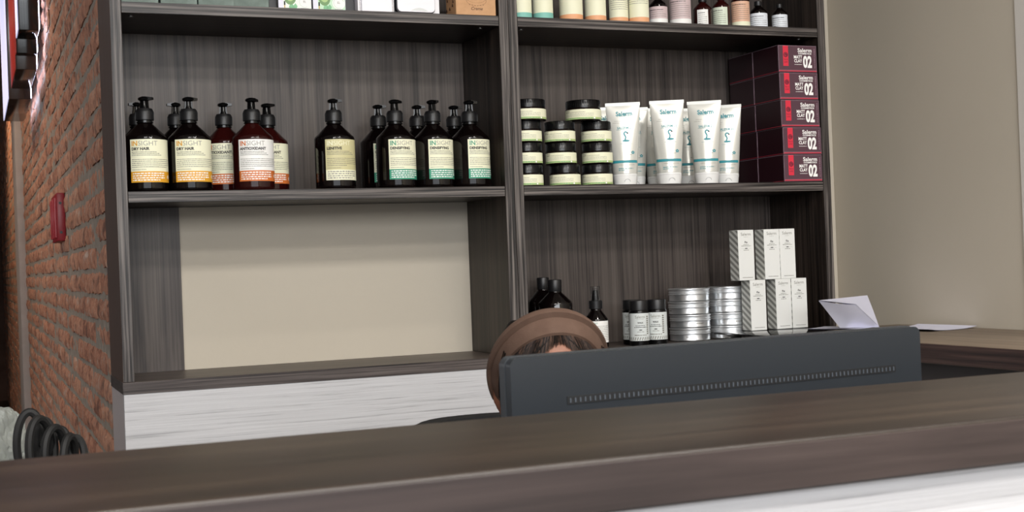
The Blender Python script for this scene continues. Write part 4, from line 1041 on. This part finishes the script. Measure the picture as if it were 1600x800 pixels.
    for i in range(na+1):
        a = math.radians(-28)+math.radians(236)*i/na
        for y, h in prof:
            tp = 1-.10*max(0, -y/.029)      # narrower towards the forehead
            rx, rz = .0810*tp+h, .0950*tp+h
            sq = math.sin(max(0, min(PI, a)))
            vs.append((rx*math.cos(a), y*(1.0-.42*(1-sq))-.013+.026*(1-sq), rz*math.sin(a)+.008))
    for i in range(na):
        for k in range(P_-1): fs.append((i*P_+k, i*P_+k+1, (i+1)*P_+k+1, (i+1)*P_+k))
        fs.append((i*P_+P_-1, i*P_, (i+1)*P_, (i+1)*P_+P_-1))
    fs.append(tuple(range(P_))[::-1]); fs.append(tuple(na*P_+k for k in range(P_)))
    MB().add(vs, fs, HB, True, HM).build('headband', t)
build_person()

# ================================================================== LEFT SIDE DETAILS
RP = mat('red_box_paint', (150, 34, 44), .4)
t = thing('call_box', 'small upright red casing fixed to the brick wall', 'wall fixture', (XL-.002, 4.88, 1.375))
MB().bbox((-.022, -.15, 0), (.006, .15, .165), RP, .004, 2).build('casing', t)
for y in (-.10, .0, .10): MB().bbox((-.029, y-.022, .012), (-.0222, y+.022, .150), mat('red_rib_paint', (176, 44, 54), .35), .0015, 1).build('rib', t)
for z in (.03, .13): MB().lathe([(.005, 0), (.005, .002)], mat('dark_screw', (30, 20, 20), .4), 10, M=Matrix.Translation((-.010, -.1502, z)) @ Matrix.Rotation(PI/2, 4, 'X')).build('screw', t)
# halo-lit sign modules standing off the wall
GL = mat('black_lacquer', (14, 12, 13), .12, spec=.7); REFL = mat('lacquer_with_reflection', (58, 46, 42), .14, spec=.7); RDL = mat('red_lacquer', (196, 54, 40), .3)  # brown tone of the lower blocks is a warm reflection put into the colour
LED = mat('led_white', (235, 235, 255), .5, emit=(222, 226, 255), es=16.0)
SHD = mat('lit_acrylic', (236, 236, 248), .4, emit=(206, 208, 250), es=.75)
t = thing('wall_sign', 'black and red lacquered block sign on the brick wall, edged with white light', 'sign', (XL, 5.3, 2.0))
for (y0, y1, zb, x0, mt, red) in ((0, .20, .195, -.104, GL, 0), (.21, .27, .140, -.106, GL, 1), (.28, .85, .087, -.108, REFL, 1), (.88, 1.75, .045, -.122, REFL, 0)):
    b_ = MB().bbox((x0, y0, zb), (-.030, y1, 1.15), mt, .003, 2).build('block', t)
    MB().bbox((x0-.0035, y0+.002, zb+.002), (x0-.0004, y1-.002, 1.148), RDL if red else SHD, .001, 1).build('face_panel', b_)
    m_ = MB().box((-.0298, y0+.010, zb+.012), (-.0270, y1-.004, zb+.026), LED).box((-.0298, y0+.012, zb+.0262), (-.0270, y0+.026, 1.14), LED)
    m_.build('light_strip', b_)
# side table with bag and coiled cables
t = thing('side_table', 'black side table behind the counter carrying a bag and cables', 'table', (-.02, 2.32, 0))
MB().bbox((-.20, -.16, .885), (.20, .16, .91), BLK, .004, 2).build('table_top', t)
for sx in (-1, 1):
    for sy in (-1, 1): MB().tube([(sx*.18, sy*.14, 0), (sx*.18, sy*.14, .886)], .012, BLK).build('leg', t)
bm = bmesh.new(); bmesh.ops.create_icosphere(bm, subdivisions=5, radius=1)
for v in bm.verts:
    p_ = v.co.copy(); f = 1+.22*noise.noise(p_*1.6+Vector((3, 1, 2)))+.10*abs(noise.noise(p_*4.5))-.05*abs(noise.noise(p_*9))
    v.co = Vector((p_.x*.060*f, p_.y*.055*f, max(-.062, p_.z*.075*f)))
me = bpy.data.meshes.new('plastic_bag'); bm.to_mesh(me); bm.free(); me.materials.append(mat('crumpled_film', (190, 194, 188), .15, Transmission_Weight=.6, IOR=1.15))
o = bpy.data.objects.new('plastic_bag', me); COL.objects.link(o); p = atY(-2, 648, 2.375); o.location = (p.x-.022, 2.385, .910+.063)
tag(o, 'crumpled translucent plastic bag at the lower left edge', 'bag')
CB = mat('black_cable', (10, 9, 9), .7); m_ = MB()
m2 = []
rd = random.Random(11)
pts = []
for i in range(260):
    u = i/259; a = u*2*PI*6.5; cx = .055+.075*u; rr = .052-.022*u+.006*math.sin(a*.37)
    pts.append((cx-.055+rr*.42*math.cos(a), .01+.030*math.sin(a*.5)+.012*math.cos(a), .010+(.058-.026*u)*(1+math.sin(a))))
m_.tube(pts, .0066, CB, 8)
p = atY(40, 700, 2.28)
cb = m_.build('cable_coil', None, (p.x+.004, 2.235, .9106)); tag(cb, 'tangle of coiled black cable behind the counter at the lower left', 'cable')

# dark upright at the end of the corridor
o = MB().bbox((.10, 13.2, 0), (.20, 13.3, 1.9), mat('dark_post', (30, 24, 24), .5), .004, 2).bbox((.12, 13.25, 1.9), (.18, 13.27, 1.98), RP, .004, 1).build('post'); tag(o, 'dark upright post at the far end of the brick passage', 'post')

for i, (x, y) in enumerate(PANELS):
    t = thing('ceiling_panel', 'rectangular ceiling light panel, ' + ('rear left', 'rear right', 'front left', 'front right')[i] + ' of the four', 'lamp', (x, y, H))
    MB().box((-.58, -.28, -.022), (-.55, .28, -.0005), CAPW).box((.55, -.28, -.022), (.58, .28, -.0005), CAPW).box((-.55, -.28, -.022), (.55, -.25, -.0005), CAPW).box((-.55, .25, -.022), (.55, .28, -.0005), CAPW).build('frame', t)
    MB().box((-.549, -.249, -.012), (.549, .249, -.001), mat('panel_diffuser', (240, 238, 232), .5, emit=(255, 250, 240), es=2.5)).build('diffuser', t)
# ceiling downlights
for i, (x, y, e, c) in enumerate(((1.45, 1.5, 30, (1, .93, .84)), (.2, .6, 16, (1, .93, .84)), (1.9, -.8, 16, (1, .93, .84)), (-.7, 5.6, 55, (1, .74, .5)), (-.5, 7.6, 60, (1, .70, .45)), (-.4, 10.5, 120, (1, .66, .40)))):
    t = thing('downlight', 'recessed round ceiling downlight, ' + ('above the desk', 'above the counter', 'near the right wall', 'first in the brick passage', 'second in the brick passage', 'last in the brick passage')[i], 'lamp', (x, y, H))
    MB().lathe([(.045, -.004), (.055, -.004), (.055, .0), (.040, -.001)], CAPW, 28, cap=False).build('ring', t)
    MB().lathe([(.001, -.0015), (.040, -.0015)], mat('lamp_lens', (255, 240, 220), .4, emit=(255, 236, 210), es=12), 24, cap=False).build('lens', t)
    spot('downlight_beam', (x, y, H-.03), e, c, 2.2, .7, (x+(.45 if i > 2 else 0), y, 0))
